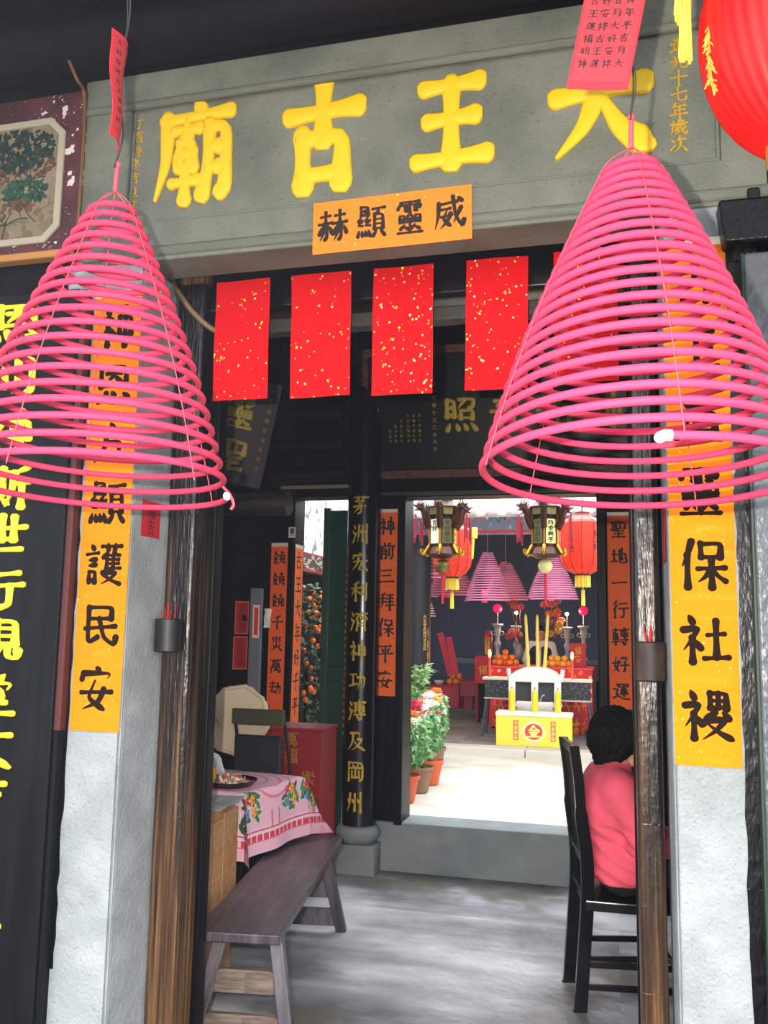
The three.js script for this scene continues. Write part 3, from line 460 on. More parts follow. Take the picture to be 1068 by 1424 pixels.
// tins of sand holding incense sticks on the door posts
for (const [px, py0, py1, px2, l, half] of [[218, 860, 906, 250, 'black incense tin on the door post near the bench', 1], [882, 892, 946, 926, 'rusty brown incense tin on the door post in front of the woman', -1]]) {
  const z = -0.205, x0 = onZ(px, py0, z).x, x1 = onZ(px2, py0, z).x, r = (x1 - x0) / 2, y0 = onZ(px, py1, z).y, y1 = onZ(px, py0, z).y;
  const t = thing('incense_tin', l, 'incense holder', [(x0 + x1) / 2, y0, z], 'incense tins on the door posts');
  const body = half > 0 ? std({ map: texture(128, (u, v) => mixc([16, 15, 16], [44, 38, 36], fbm(u * 8, v * 8, 8, 4) * 1.8 - 0.5), true, 1), roughness: 0.5 }) : std({ map: texture(128, (u, v) => mixc([28, 20, 18], [92, 66, 50], fbm(u * 6, v * 6, 6, 4) * 2 - 0.6), true, 1), roughness: 0.6 });
  part(t, 'can', lathe([[0, 0], [r - 0.003, 0], [r, 0.004], [r, y1 - y0 - 0.004], [r - 0.003, y1 - y0], [r - 0.006, y1 - y0 - 0.002], [r - 0.006, y1 - y0 - 0.012], [0, y1 - y0 - 0.008]], 28), body);
  part(t, 'sand', at(new THREE.CylinderGeometry(r - 0.006, r - 0.006, 0.008, 24), 0, y1 - y0 - 0.008, 0), M.ash);
  part(t, 'bracket', bx(-0.012, 0.012, 0.03, 0.06, -0.06, -r + 0.004, 0.002), M.blackPaint);
  const redStick = plain(0xc01828, 0.7);
  for (let i = 0; i < 7; i++) { const a = rnd() * 6.3, q = rr(0, r * 0.6), X = (x0 + x1) / 2 + Math.cos(a) * q, Z = z + Math.sin(a) * q, h = rr(0.025, 0.06);
    solo('incense_stick', half > 0 ? 'short burnt red incense stick in the black tin' : 'short burnt red incense stick in the rusty tin', 'incense stick', rod([0, -0.02, 0], [rr(-0.008, 0.008), h, rr(-0.006, 0.006)], 0.0017, 6), redStick, [X, y1, Z], half > 0 ? 'sticks in the black tin' : 'sticks in the rusty tin'); }
}
{ // black board with yellow characters at the far left, only its right part in view
  const z = 0.05, xr = onZ(71, 1015, z).x, cx = onZ(2, 815, z).x, xl = 2 * cx - xr - 0.02, yt = onZ(60, 405, z).y;
  const b = thing('couplet_board', 'tall black board with raised yellow characters beside the granite pillar', 'sign board', [cx, 0, z]);
  const bd = part(b, 'board', bx(xl - cx, xr - cx, 0.15, yt, -0.06, 0, 0.008), M.blackBoard);
  const re = onZ(60, 1016, z).y; part(b, 'red_edge', bx(xr - cx - 0.001, xr - cx + 0.024, re, yt, -0.05, -0.012, 0.003), M.brownRed, 'dark red edge strip');
  part(b, 'edge', bx(xr - cx, xr - cx + 0.018, 0.15, re, -0.055, -0.012, 0.003), M.blackBoard);
  const yel = plain(0xffe812, 0.5), cs = [['恩', 452], ['明', 523], ['神', 600], ['斯', 678], ['世', 744], ['行', 818], ['現', 890], ['堂', 966], ['文', 1038], ['吉', 1110], ['日', 1188], ['之', 1262]];
  for (const [ch, y] of cs) { const p = onZ(2, y, z), s = 0.2; const m = part(bd, 'character', reliefChar(ch, s, s * 0.72, 0.008, 7.6), yel, 'raised yellow character ' + ch); m.position.set(-s / 2 - 0.012, p.y - s * 0.36, 0); }
}
{ // its counterpart at the right edge
  const z = 0.05, xl = onZ(1057, 960, z).x, yt = onZ(1040, 350, z).y, b = thing('couplet_board', 'black board with its sheen put into a grey colour at the outer side of the granite pillar beside the woman', 'sign board', [xl + 0.2, 0, z]);
  const gm = std({ color: 0x4c5155, roughness: 0.34, bumpMap: texture(256, (u, v) => 0.6 * fbm(u * 24, v * 14, 336, 3) + 0.4 * fbm(u * 6, v * 6, 6, 2), false, 0.35), bumpScale: 0.006 });  // grey base colour paints in the reflected sheen of a black board
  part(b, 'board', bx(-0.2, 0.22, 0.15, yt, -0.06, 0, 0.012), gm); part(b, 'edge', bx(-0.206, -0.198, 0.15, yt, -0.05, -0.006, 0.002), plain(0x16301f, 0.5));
  // the rough black block above it
  const r = box4(1000, 1075, 287, 346, 0.02), blk = new RoundedBoxGeometry(0.3, r.y1 - r.y0, 0.16, 4, 0.012), p = blk.attributes.position;
  for (let i = 0; i < p.count; i++) { p.setX(i, p.getX(i) + 0.006 * Math.sin(p.getY(i) * 90)); p.setY(i, p.getY(i) + 0.006 * Math.sin(p.getX(i) * 70)); } blk.computeVertexNormals();
  const bb = thing('black_block', 'rough black painted stone block at the corner of the lintel', 'stone block', [r.x0 + 0.15, (r.y0 + r.y1) / 2, 0.0]);
  part(bb, 'block', metric(blk), M.blackPaint); part(bb, 'chip', bx(-0.075, -0.04, 0.06, 0.1, 0.05, 0.075, 0.008), M.blackPaint);
}
{ // painted panel with a maroon frame
  const z = 0.0, xr = onZ(116, 250, z).x, y0 = onZ(60, 352, z).y, y1 = onZ(60, 137, z).y, w = 1.3, x0 = xr - w, g = thing('painted_panel', 'painted panel of green foliage in a maroon frame beside the lintel', 'painting', [xr - w / 2, y0, z]);
  const frameTex = texture(512, (u, v) => { const n = fbm(u * 10, v * 10, 10, 4), s = vnoise(u * 70, v * 70, 70); const chip = fbm(u * 14 + 3, v * 14, 14, 4); return chip > 0.71 ? [205, 198, 190] : s > 0.93 ? [190, 170, 165] : mixc([58, 18, 22], [92, 40, 42], n * 1.5 - 0.3); }, true, 0.6);
  part(g, 'frame', bx(-w / 2, w / 2, 0, y1 - y0, -0.03, 0.012, 0.006), std({ map: frameTex, roughness: 0.6 }));
  const bx1 = onZ(90, 250, z).x - (xr - w / 2), by0 = 0.035, by1 = y1 - y0 - 0.1, bx0 = -bx1, c = 0.06;
  const oct = (i) => { const s = new THREE.Shape(); s.moveTo(bx0 + c + i, by0 + i); s.lineTo(bx1 - c - i * 0.4, by0 + i); s.lineTo(bx1 - i, by0 + c + i * 0.4); s.lineTo(bx1 - i, by1 - c - i * 0.4); s.lineTo(bx1 - c - i * 0.4, by1 - i); s.lineTo(bx0 + c + i * 0.4, by1 - i); s.lineTo(bx0 + i, by1 - c); s.lineTo(bx0 + i, by0 + c); s.closePath(); return s; };
  const ring = oct(0); ring.holes.push(new THREE.Path(oct(0.022).getPoints().reverse()));
  part(g, 'border', at(new THREE.ExtrudeGeometry(ring, { depth: 0.014, bevelEnabled: true, bevelSize: 0.002, bevelThickness: 0.002, bevelSegments: 1 }), 0, 0, 0.006), std({ color: 0xa89c88, roughness: 0.7 }), 'pale chamfered border');
  const art = new THREE.ShapeGeometry(oct(0.02)); { const p = art.attributes.position, uv = art.attributes.uv; for (let i = 0; i < p.count; i++) uv.setXY(i, (p.getX(i) - bx0) / (bx1 - bx0), (p.getY(i) - by0) / (by1 - by0)); }
  const tex = canvasTex(1024, 480, (x, W, H) => {
    x.fillStyle = '#cdbb9c'; x.fillRect(0, 0, W, H); flecks(x, W, H, 500, ['#bfa988', '#d8c8ab', '#b99a72', '#dccfb6'], 4, 26);
    const clump = (cx, cy, rx, ry, cols, n) => { for (let i = 0; i < n; i++) { const a = rnd() * 6.3, q = Math.sqrt(rnd()); x.fillStyle = cols[Math.floor(rnd() * cols.length)]; x.beginPath(); x.ellipse(cx + Math.cos(a) * rx * q, cy + Math.sin(a) * ry * q, rr(5, 17), rr(3, 9), rnd() * 3, 0, 7); x.fill(); } };
    clump(840, 175, 150, 55, ['#8a5a34', '#a06f44', '#6e4a30'], 120); clump(830, 110, 165, 80, ['#0f3a30', '#16483a', '#0b2b26', '#1d5a40', '#123c2c'], 320); clump(500, 130, 160, 80, ['#14483a', '#1d5a40', '#0b2b26'], 240);
    clump(880, 275, 90, 48, ['#1f7a5a', '#14604a', '#2b8a62', '#0f4a3c'], 150); clump(860, 330, 70, 22, ['#8a5a34', '#a8794e'], 40); clump(600, 330, 110, 50, ['#1f7a5a', '#14604a'], 120);
    x.strokeStyle = '#4a3420'; for (let i = 0; i < 34; i++) { x.lineWidth = rr(1, 4); x.beginPath(); const a = rr(680, 950), b = rr(180, 420); x.moveTo(a, b); x.quadraticCurveTo(a - rr(-60, 60), b - rr(0, 60), a - rr(-90, 90), b - rr(-10, 90)); x.stroke(); }
    x.lineWidth = 5; x.beginPath(); x.moveTo(800, 470); x.lineTo(815, 380); x.moveTo(815, 400); x.quadraticCurveTo(850, 370, 900, 380); x.moveTo(815, 400); x.quadraticCurveTo(770, 385, 740, 410); x.stroke();
  });
  const am = part(g, 'picture', art, std({ map: tex, color: 0x9a958c, roughness: 0.65 })); am.position.z = 0.0135;
  const m = solo('bamboo_batten', 'yellow brown batten under the painted panel', 'batten', bx(-0.65, 0.65, -0.03, 0, -0.02, 0.03, 0.008), plain(0xb07a3c, 0.55), [xr - w / 2 - 0.02, y0 - 0.002, z]);
  // cable running down beside the panel
  const cp = [[84, 32], [88, 62], [106, 108], [117, 132], [116, 200], [112, 260], [108, 335], [115, 352]].map(([a, b], i) => onZ(a, b, i < 3 ? 0.14 - i * 0.02 : 0.03));
  solo('brown_cable', 'thin brown cable running down from the eave beside the painted panel', 'cable', tube(cp, 0.0065, 90, 8), plain(0x6e4a26, 0.5));
  const q = [[232, 372], [238, 388], [250, 410], [270, 436], [296, 458], [318, 462]].map(([a, b], i) => onZ(a, b, -0.2 - i * 0.016));
  solo('bent_conduit', 'bent brown conduit under the lintel beside the first red paper strip', 'conduit', tube(q, 0.011, 40, 10), std({ color: 0x7a6244, roughness: 0.35 }));
}
// ------------------------------------------------------------------ hanging incense coils
function coilGeo(R, H, turns, r, endAngle, r0 = 0.045, seg = 34) {
  const pts = [], n = Math.round(turns * 24);
  for (let i = 0; i <= n; i++) { const t = i / n, a = endAngle - (1 - t) * turns * Math.PI * 2, q = Math.pow(t, 0.94), y = -H * (0.82 * t + 0.18 * Math.pow(t, 1.5)), rr_ = r0 + (R - r0) * q * (1 + 0.06 * Math.sin(Math.PI * t)); pts.push(V3(Math.cos(a) * rr_, y, Math.sin(a) * rr_)); }
  return { geo: new THREE.TubeGeometry(new THREE.CatmullRomCurve3(pts), n * 2, r, 8, false), pts };
}
const pinkIncense = std({ map: texture(128, (u, v) => mixc([192, 40, 78], [212, 56, 94], fbm(u * 16, v * 16, 16, 3) * 1.5 - 0.2), true, 0.2), roughness: 0.85 });
const threadMat = plain(0xe04a5c, 0.7);
function nearCoil(label, axisTop, pxBottomY, endAngle, tilt, turns, curl) {
  const z = 0.96, top = onZ(axisTop[0], axisTop[1], z), bot = onZ(axisTop[0], pxBottomY, z), H = top.y - bot.y, R = 0.298;
  const g = thing('incense_coil', label, 'incense coil', [top.x, top.y, z], 'large hanging incense coils'), { geo, pts } = coilGeo(R, H, turns, 0.0074, endAngle);
  const coilMesh = part(g, 'coil', geo, pinkIncense);
  const e = pts[pts.length - 1], d = e.clone().sub(pts[pts.length - 2]).normalize();
  part(coilMesh, 'ash_tip', [tube([e.clone().addScaledVector(d, -0.006), e.clone().addScaledVector(d, 0.003), e.clone().addScaledVector(d, 0.012).add(V3(0, -0.004, 0))], 0.0092, 10, 8), at(new THREE.SphereGeometry(0.0092, 10, 8), ...e.clone().addScaledVector(d, 0.012).add(V3(0, -0.004, 0)).toArray())], M.ash, 'white burnt tip');
  const hook = V3(0, 0.075, 0);
  part(g, 'hanging_string', [rod([0, 0.04, 0], [0.002, 0.115, 0], 0.005, 8), at(new THREE.SphereGeometry(0.008, 10, 8), 0.002, 0.112, 0)], threadMat);
  for (let k = 0; k < 5; k++) {
    const a = k * Math.PI * 2 / 5 + endAngle * 0.6 + 0.5, path = [V3(0, 0.045, 0)];
    for (let i = 0; i <= 10; i++) { const t = i / 10, q = Math.pow(t, 0.94), rr_ = (0.045 + (R - 0.045) * q * (1 + 0.06 * Math.sin(Math.PI * t))) + 0.008; path.push(V3(Math.cos(a) * rr_, -H * (0.82 * t + 0.18 * Math.pow(t, 1.5)), Math.sin(a) * rr_)); }
    part(g, 'thread', tube(path, 0.0012, 40, 5), threadMat);
  }
  if (curl) part(g, 'thread_end', tube([e.clone().add(V3(-0.01, 0.02, 0)), e.clone().add(V3(0.012, 0.0, 0.01)), e.clone().add(V3(0.022, -0.022, 0.01)), e.clone().add(V3(0.016, -0.034, 0.01))], 0.0035, 16, 6), threadMat);
  g.rotation.x = tilt; return g;
}
const coilL = nearCoil('pink hanging incense coil in front of the black board with yellow characters', [158, 290], 683, -0.35, -0.02, 19.2, true);
const coilR = nearCoil('pink hanging incense coil under the red paper tag with black writing', [878, 232], 676, 1.45, -0.075, 22.6, false);
// wires from the rail to the coils, and the red paper tags tied to them
for (const [c, wob, l] of [[coilL, 0.012, 'twisted grey wire holding the coil by the painted panel'], [coilR, 0.008, 'twisted grey wire holding the coil by the red lantern']]) {
  const p = c.position, pts = []; for (let i = 0; i <= 14; i++) { const y = p.y + 0.1 + (3.9 - p.y - 0.1) * i / 14; pts.push(V3(p.x + wob * Math.sin(i * 1.7), y, p.z + wob * Math.cos(i * 2.1) * 0.5)); }
  solo('hanging_wire', l, 'wire', [tube(pts, 0.0022, 80, 6), tube(pts.map((q, i) => q.clone().add(V3(0.006 * Math.sin(i * 2.3), 0, 0.004))), 0.0016, 80, 6)], plain(0x55504c, 0.4, { metalness: 0.6 }));
}
{
  const tagTex = (n, cols) => canvasTex(256, 620, (x, W, H) => {
    x.fillStyle = '#dc1c2c'; x.fillRect(0, 0, W, H); x.fillStyle = '#a82a34'; x.fillRect(10, 10, W - 20, H - 44); x.globalAlpha = 0.35; flecks(x, W - 20, H - 50, 260, ['#c8505a', '#a02830', '#d0343c'], 2, 8); x.globalAlpha = 1;
    const pool = [...'大王年好運平安福吉祥明月古神'], pl = (i) => pool[i % pool.length];
    for (let c = 0; c < cols; c++) for (let i = 0; i < n; i++) inkChar(x, pl(c * 5 + i * 3), 28 + c * (W - 56) / cols, 40 + i * (H - 110) / n, 36 + (i * 7) % 9, 32, 6.2, '#22090c');
  });
  const mat = std({ map: tagTex(10, 4), roughness: 0.6 });
  const z = 1.0, a = onZ(856, 118, z), up = onZ(872, -90, z), h = up.y - a.y, w = 0.125;
  const m = solo('red_paper_tag', 'red paper tag with columns of black writing above the coil by the red lantern', 'paper tag', sheet(w, h, 0.001, 0.002, 6, 12), mat, [up.x, up.y, z], 'red tags above the coils'); m.rotation.set(0.05, -0.1, -0.2);
  const p = onZ(167, 130, 0.98), c = sheet(0.125, 0.24, 0.001, 0.004, 8, 12), q = c.attributes.position; for (let i = 0; i < q.count; i++) q.setZ(i, q.getZ(i) + 5 * q.getX(i) ** 2); c.computeVertexNormals();
  const n = solo('red_paper_tag', 'red paper tag turned edge on above the coil by the painted panel', 'paper tag', c, std({ map: tagTex(9, 3), roughness: 0.6 }), [p.x + 0.022, p.y + 0.115, 1.0], 'red tags above the coils'); n.rotation.set(0.0, -1.15, -0.16, 'YXZ'); n.rotation.order = 'YXZ';
}
const FWD = ray(534, 712), sizeAt = (p) => p.clone().sub(camera.position).dot(FWD) / FOCAL;     // metres per pixel at a point
// ------------------------------------------------------------------ red lanterns
function lanternBody(a, b, ribs, seg = 96, rings = 28, topCut = 0.3) {
  const g = new THREE.SphereGeometry(1, seg, rings, 0, Math.PI * 2, topCut, Math.PI - 2 * topCut), p = g.attributes.position;
  for (let i = 0; i < p.count; i++) { const x = p.getX(i), y = p.getY(i), z = p.getZ(i), t = Math.atan2(z, x), k = 1 - 0.02 * Math.pow(Math.abs(Math.sin(t * ribs / 2)), 0.6) + 0.02; p.setXYZ(i, x * a * k, y * b, z * a * k); }
  g.computeVertexNormals(); return g;
}
const lanternRed = phys({ color: 0xff1c1c, roughness: 0.55, transmission: 0.3, thickness: 0, side: THREE.DoubleSide });
const yellowSilk = std({ map: texture(128, (u, v) => mixc([235, 190, 30], [255, 240, 120], fbm(u * 60, v * 3, 60, 3) * 1.6 - 0.3), true, 1), roughness: 0.6 });
function fringe(r, h, n, sway = 0.004) { const l = []; for (let i = 0; i < n; i++) { const a = i / n * Math.PI * 2; l.push(rod([Math.cos(a) * r, 0, Math.sin(a) * r], [Math.cos(a) * r * 1.02 + rr(-sway, sway), -h * rr(0.93, 1.03), Math.sin(a) * r * 1.02 + rr(-sway, sway)], r * 3.0 / n, 5)); } return l; }
{
  const p = onZ(1122, 40, 0.98), s = sizeAt(p), a = 140 * s, b = 186 * s, L = thing('red_lantern', 'big bright red ribbed lantern with yellow tassels under the eave', 'lantern', [p.x, p.y, 0.98]);
  part(L, 'shade', lanternBody(a, b, 44, 176, 36, 0.32), std({ color: 0xe81010, roughness: 0.5 }), 'ribbed red silk shade');
  for (const k of [-1, 1]) part(L, 'cap', at(new THREE.CylinderGeometry(a * 0.42, a * 0.42, 0.035, 32), 0, k * b * 0.96, 0), plain(0xd8a520, 0.4, { metalness: 0.6 }));
  const tx = (px, py, z) => onZ(px, py, z).sub(p);
  for (const [px, y0, y1, w] of [[953, -40, 82, 7], [944, -50, 30, 6]]) {
    const l = [], t = tx(px, y0, 1.02), e = tx(px + 1, y1, 1.02); for (let i = 0; i < 16; i++) l.push(rod([t.x + rr(-w, w) * s, t.y, 0.04 + rr(-w, w) * s], [e.x + rr(-w, w) * s * 1.2, e.y + rr(-0.01, 0.015), 0.04 + rr(-w, w) * s], 0.0034, 5));
    part(L, 'tassel', l, yellowSilk, 'pale yellow tassel');
  }
  { const l = [], c = [[985, 30], [986, 62], [988, 95], [990, 118]]; for (let i = 0; i < 46; i++) { const t = rnd() * 3, k = Math.floor(t), f = t - k, A = c[k], B2 = c[Math.min(3, k + 1)], q = tx(A[0] + (B2[0] - A[0]) * f, A[1] + (B2[1] - A[1]) * f, 1.04); l.push(rod([q.x, q.y, 0.06], [q.x + rr(-0.012, 0.012), q.y - rr(0.008, 0.03), 0.06 + rr(-0.01, 0.01)], 0.0018, 5)); } part(L, 'trim', l, plain(0xffa040, 0.6), 'orange trimming'); }
  part(L, 'cord', rod([0, b, 0], [0, 3.93 - p.y, 0], 0.004, 8), plain(0xc01020, 0.6));
}
// ------------------------------------------------------------------ furniture in the entrance hall
M.benchWood = std({ map: texture(512, (u, v) => { const n = fbm(u * 40, v * 5, 40, 4), w = fbm(u * 5, v * 5, 5, 4); return mixc(mixc([40, 35, 38], [82, 74, 78], n * 1.3 - 0.15), [122, 112, 118], w * 1.8 - 0.8); }, true, 0.5, 1.2), roughness: 0.36, bumpMap: texture(256, (u, v) => fbm(u * 60, v * 6, 60, 3), false, 0.3, 1), bumpScale: 0.001 });
M.paleWood = std({ map: texture(256, (u, v) => mixc([80, 66, 56], [128, 110, 96], fbm(u * 6, v * 40, 240, 4) * 1.6 - 0.3), true, 0.4), roughness: 0.7 });
{
  const h = 0.455, n0 = onY(276, 1289, h), n1 = onY(382, 1307, h), f1 = onY(478, 1165, h), f0 = onY(392, 1157, h), c = n0.clone().add(n1).add(f0).add(f1).multiplyScalar(0.25);
  const near = n0.clone().add(n1).multiplyScalar(0.5), far = f0.clone().add(f1).multiplyScalar(0.5), L = near.distanceTo(far), W = 0.33, B = thing('wooden_bench', 'long dark wooden bench with splayed legs in the doorway', 'bench', [c.x, 0, c.z]);
  B.rotation.y = Math.atan2(near.x - far.x, near.z - far.z);
  part(B, 'seat', metric(bx(-W / 2, W / 2, h - 0.036, h, -L / 2, L / 2, 0.006)), M.benchWood);
  for (const sz of [1, -1]) {
    const z = sz * (L / 2 - 0.22), zf = sz * (L / 2 - 0.12);
    for (const sx of [-1, 1]) part(B, 'leg', bar([sx * 0.1, h - 0.03, z], [sx * 0.19, 0, zf], 0.055, 0.045), M.benchWood);
    for (const [y, hh, k] of [[0.225, 0.085, 0.4], [0.075, 0.085, 0.78]]) {
      const w = 0.1 + 0.09 * (1 - y / h) - 0.02, s = new THREE.Shape(); s.moveTo(-w, -hh / 2); s.lineTo(w, -hh / 2); s.lineTo(w, hh / 2 - 0.02); s.lineTo(w - 0.025, hh / 2); s.lineTo(-w + 0.025, hh / 2); s.lineTo(-w, hh / 2 - 0.02); s.closePath();
      part(B, 'stretcher', at(metric(new THREE.ExtrudeGeometry(s, { depth: 0.022, bevelEnabled: false })), 0, y, z + (zf - z) * (1 - y / h) - 0.011), sz > 0 ? M.paleWood : M.benchWood, sz > 0 ? 'worn pale end board' : undefined);
    }
  }
  part(B, 'apron', bx(-0.012, 0.012, h - 0.08, h - 0.036, -L / 2 + 0.2, L / 2 - 0.2, 0.004), M.benchWood);
}
// table with a flowered cloth
const TT = 0.78;
{
  const T = thing('side_table', 'low table under a pink flowered cloth', 'table', [-2.13, 0, -1.74]); T.rotation.y = -0.17;
  const w = 0.88, d = 0.58; part(T, 'table_top', bx(-w / 2, w / 2, TT - 0.03, TT - 0.006, -d / 2, d / 2, 0.004), M.darkWood);
  for (const sx of [-1, 1]) for (const sz of [-1, 1]) part(T, 'leg', bx(sx * (w / 2 - 0.2) - 0.022, sx * (w / 2 - 0.2) + 0.022, 0, TT - 0.03, sz * (d / 2 - 0.05) - 0.022, sz * (d / 2 - 0.05) + 0.022), M.darkWood);
  const drop = 0.31, nx = 70, nz = 60, W = w + 2 * drop, D = d + 2 * drop, pos = [], uv = [], idx = [];
  for (let j = 0; j <= nz; j++) for (let i = 0; i <= nx; i++) {
    const X = (i / nx - 0.5) * W, Z = (j / nz - 0.5) * D, ex = Math.max(0, Math.abs(X) - w / 2), ez = Math.max(0, Math.abs(Z) - d / 2), e = Math.max(ex, ez), sx = Math.sign(X), sz = Math.sign(Z);
    const wav = Math.sin((ex > ez ? Z : X) * 17 + 1) * 0.012 * e / drop, fold = Math.min(ex, ez);
    const x = sx * (Math.min(Math.abs(X), w / 2 + 0.004) + (ex > 0 ? wav + 0.06 * e + 0.3 * fold : 0)), z = sz * (Math.min(Math.abs(Z), d / 2 + 0.004) + (ez > 0 ? wav + 0.06 * e + 0.3 * fold : 0));
    pos.push(x, TT - e * 0.98 - (e > 0 ? 0.001 : 0), z); uv.push(i / nx, j / nz);
  }
  for (let j = 0; j < nz; j++) for (let i = 0; i < nx; i++) { const a = j * (nx + 1) + i; idx.push(a, a + nx + 1, a + 1, a + 1, a + nx + 1, a + nx + 2); }
  const g = new THREE.BufferGeometry(); g.setAttribute('position', new THREE.Float32BufferAttribute(pos, 3)); g.setAttribute('uv', new THREE.Float32BufferAttribute(uv, 2)); g.setIndex(idx); g.computeVertexNormals();
  const ppm = 1024 / W, tex = canvasTex(1024, Math.round(1024 * D / W), (x, CW, CH) => {
    x.fillStyle = '#f3bdd0'; x.fillRect(0, 0, CW, CH); const o = (k) => [k * ppm, k * ppm, CW - 2 * k * ppm, CH - 2 * k * ppm];
    x.strokeStyle = '#f7d3de'; x.lineWidth = 46; x.strokeRect(...o(0.09));
    x.strokeStyle = '#e0445c'; x.lineWidth = 5; x.strokeRect(...o(0.112)); x.lineWidth = 20; x.setLineDash([26, 7]); x.strokeRect(...o(0.078)); x.setLineDash([]); x.lineWidth = 3; x.strokeRect(...o(0.06));
    x.strokeStyle = '#e77f98'; for (const k of [0.1, 0.15, 0.19]) { x.lineWidth = 9; x.beginPath(); x.ellipse(CW / 2, CH / 2, CW * (0.14 + k), CH * (0.12 + k * 0.8), 0, 0, 7); x.stroke(); }
    const bunch = (cx, cy) => { for (let i = 0; i < 26; i++) { x.fillStyle = ['#2f7d3e', '#3c9650', '#23602f'][i % 3]; x.beginPath(); x.ellipse(cx + rr(-48, 48), cy + rr(-48, 48), 19, 8, rnd() * 3, 0, 7); x.fill(); }
      for (const [dx, dy, c1, c2, r] of [[-22, 10, '#f07818', '#ffc040', 21], [20, 26, '#ee8a1e', '#ffd060', 19], [22, -20, '#4f7fd0', '#86a8e6', 17], [-20, -24, '#d8344c', '#f07080', 18]]) { for (let k = 0; k < 14; k++) { x.fillStyle = k % 2 ? c1 : c2; const a = k * 2.4, q = r * (1 - k / 16); x.beginPath(); x.ellipse(cx + dx + Math.cos(a) * q * 0.7, cy + dy + Math.sin(a) * q * 0.7, 8, 5, a, 0, 7); x.fill(); } } };
    for (const t of [0.15, 0.33, 0.5, 0.67, 0.85]) { bunch(CW * t, CH * 0.165); bunch(CW * t, CH * 0.835); } for (const t of [0.18, 0.3, 0.62, 0.78]) { bunch(CW * 0.84, CH * t); bunch(CW * 0.16, CH * t); }
    x.fillStyle = '#e2667e'; for (const t of [0.45, 0.51]) x.fillRect(CW * 0.87, CH * t, 60, 9);
  });
  const c = shade(new THREE.Mesh(g, std({ map: tex, roughness: 0.7, side: THREE.DoubleSide }))); c.name = 'tablecloth'; c.position.copy(T.position).add(V3(0, 0.002, 0)); c.rotation.y = -0.17; scene.add(c); tag(c, 'pink flowered tablecloth with a red border hanging over the table edge', 'tablecloth');
}
{ // carton with newspaper in front of the table
  const card = std({ map: texture(256, (u, v) => mixc([168, 120, 76], [198, 150, 102], fbm(u * 5, v * 12, 60, 4) * 1.5 - 0.25), true, 0.5), roughness: 0.8 });
  const C = thing('carton', 'tall brown cardboard carton between the bench and the door post', 'carton', [-1.96, 0, -1.14]); C.rotation.y = 0.05;
  const side = bx(0.205, 0.21, 0, 0.775, -0.18, 0.18, 0);
  part(C, 'carton_body', bx(-0.21, 0.21, 0, 0.772, -0.16, 0.16, 0.004), card);
  part(C, 'flap', at(new THREE.BoxGeometry(0.006, 0.42, 0.17), 0.222, 0.53, -0.075), card); part(C, 'flap', at(new THREE.BoxGeometry(0.006, 0.4, 0.165), 0.219, 0.52, 0.085), card);
  const news = canvasTex(512, 512, (x, W, H) => { x.fillStyle = '#b9bdb2'; x.fillRect(0, 0, W, H); for (let c = 0; c < 5; c++) for (let i = 0; i < 44; i++) { x.fillStyle = '#7d8280'; x.fillRect(14 + c * 100, 14 + i * 11, rr(60, 88), 4); } flecks(x, W, H, 26, ['#8aa38a', '#9ab0b8', '#c3b58a', '#7c96a6'], 14, 46); });
  const s = sheet(0.46, 0.34, 0.002, 0.004, 12, 12); s.rotateX(-Math.PI / 2); s.translate(0, 0, -0.17);
  const m = solo('newspaper', 'grey printed newspaper spread on the carton', 'newspaper', s, std({ map: news, roughness: 0.8 }), [-1.93, 0.777, -1.14]); m.rotation.y = 0.08;
}
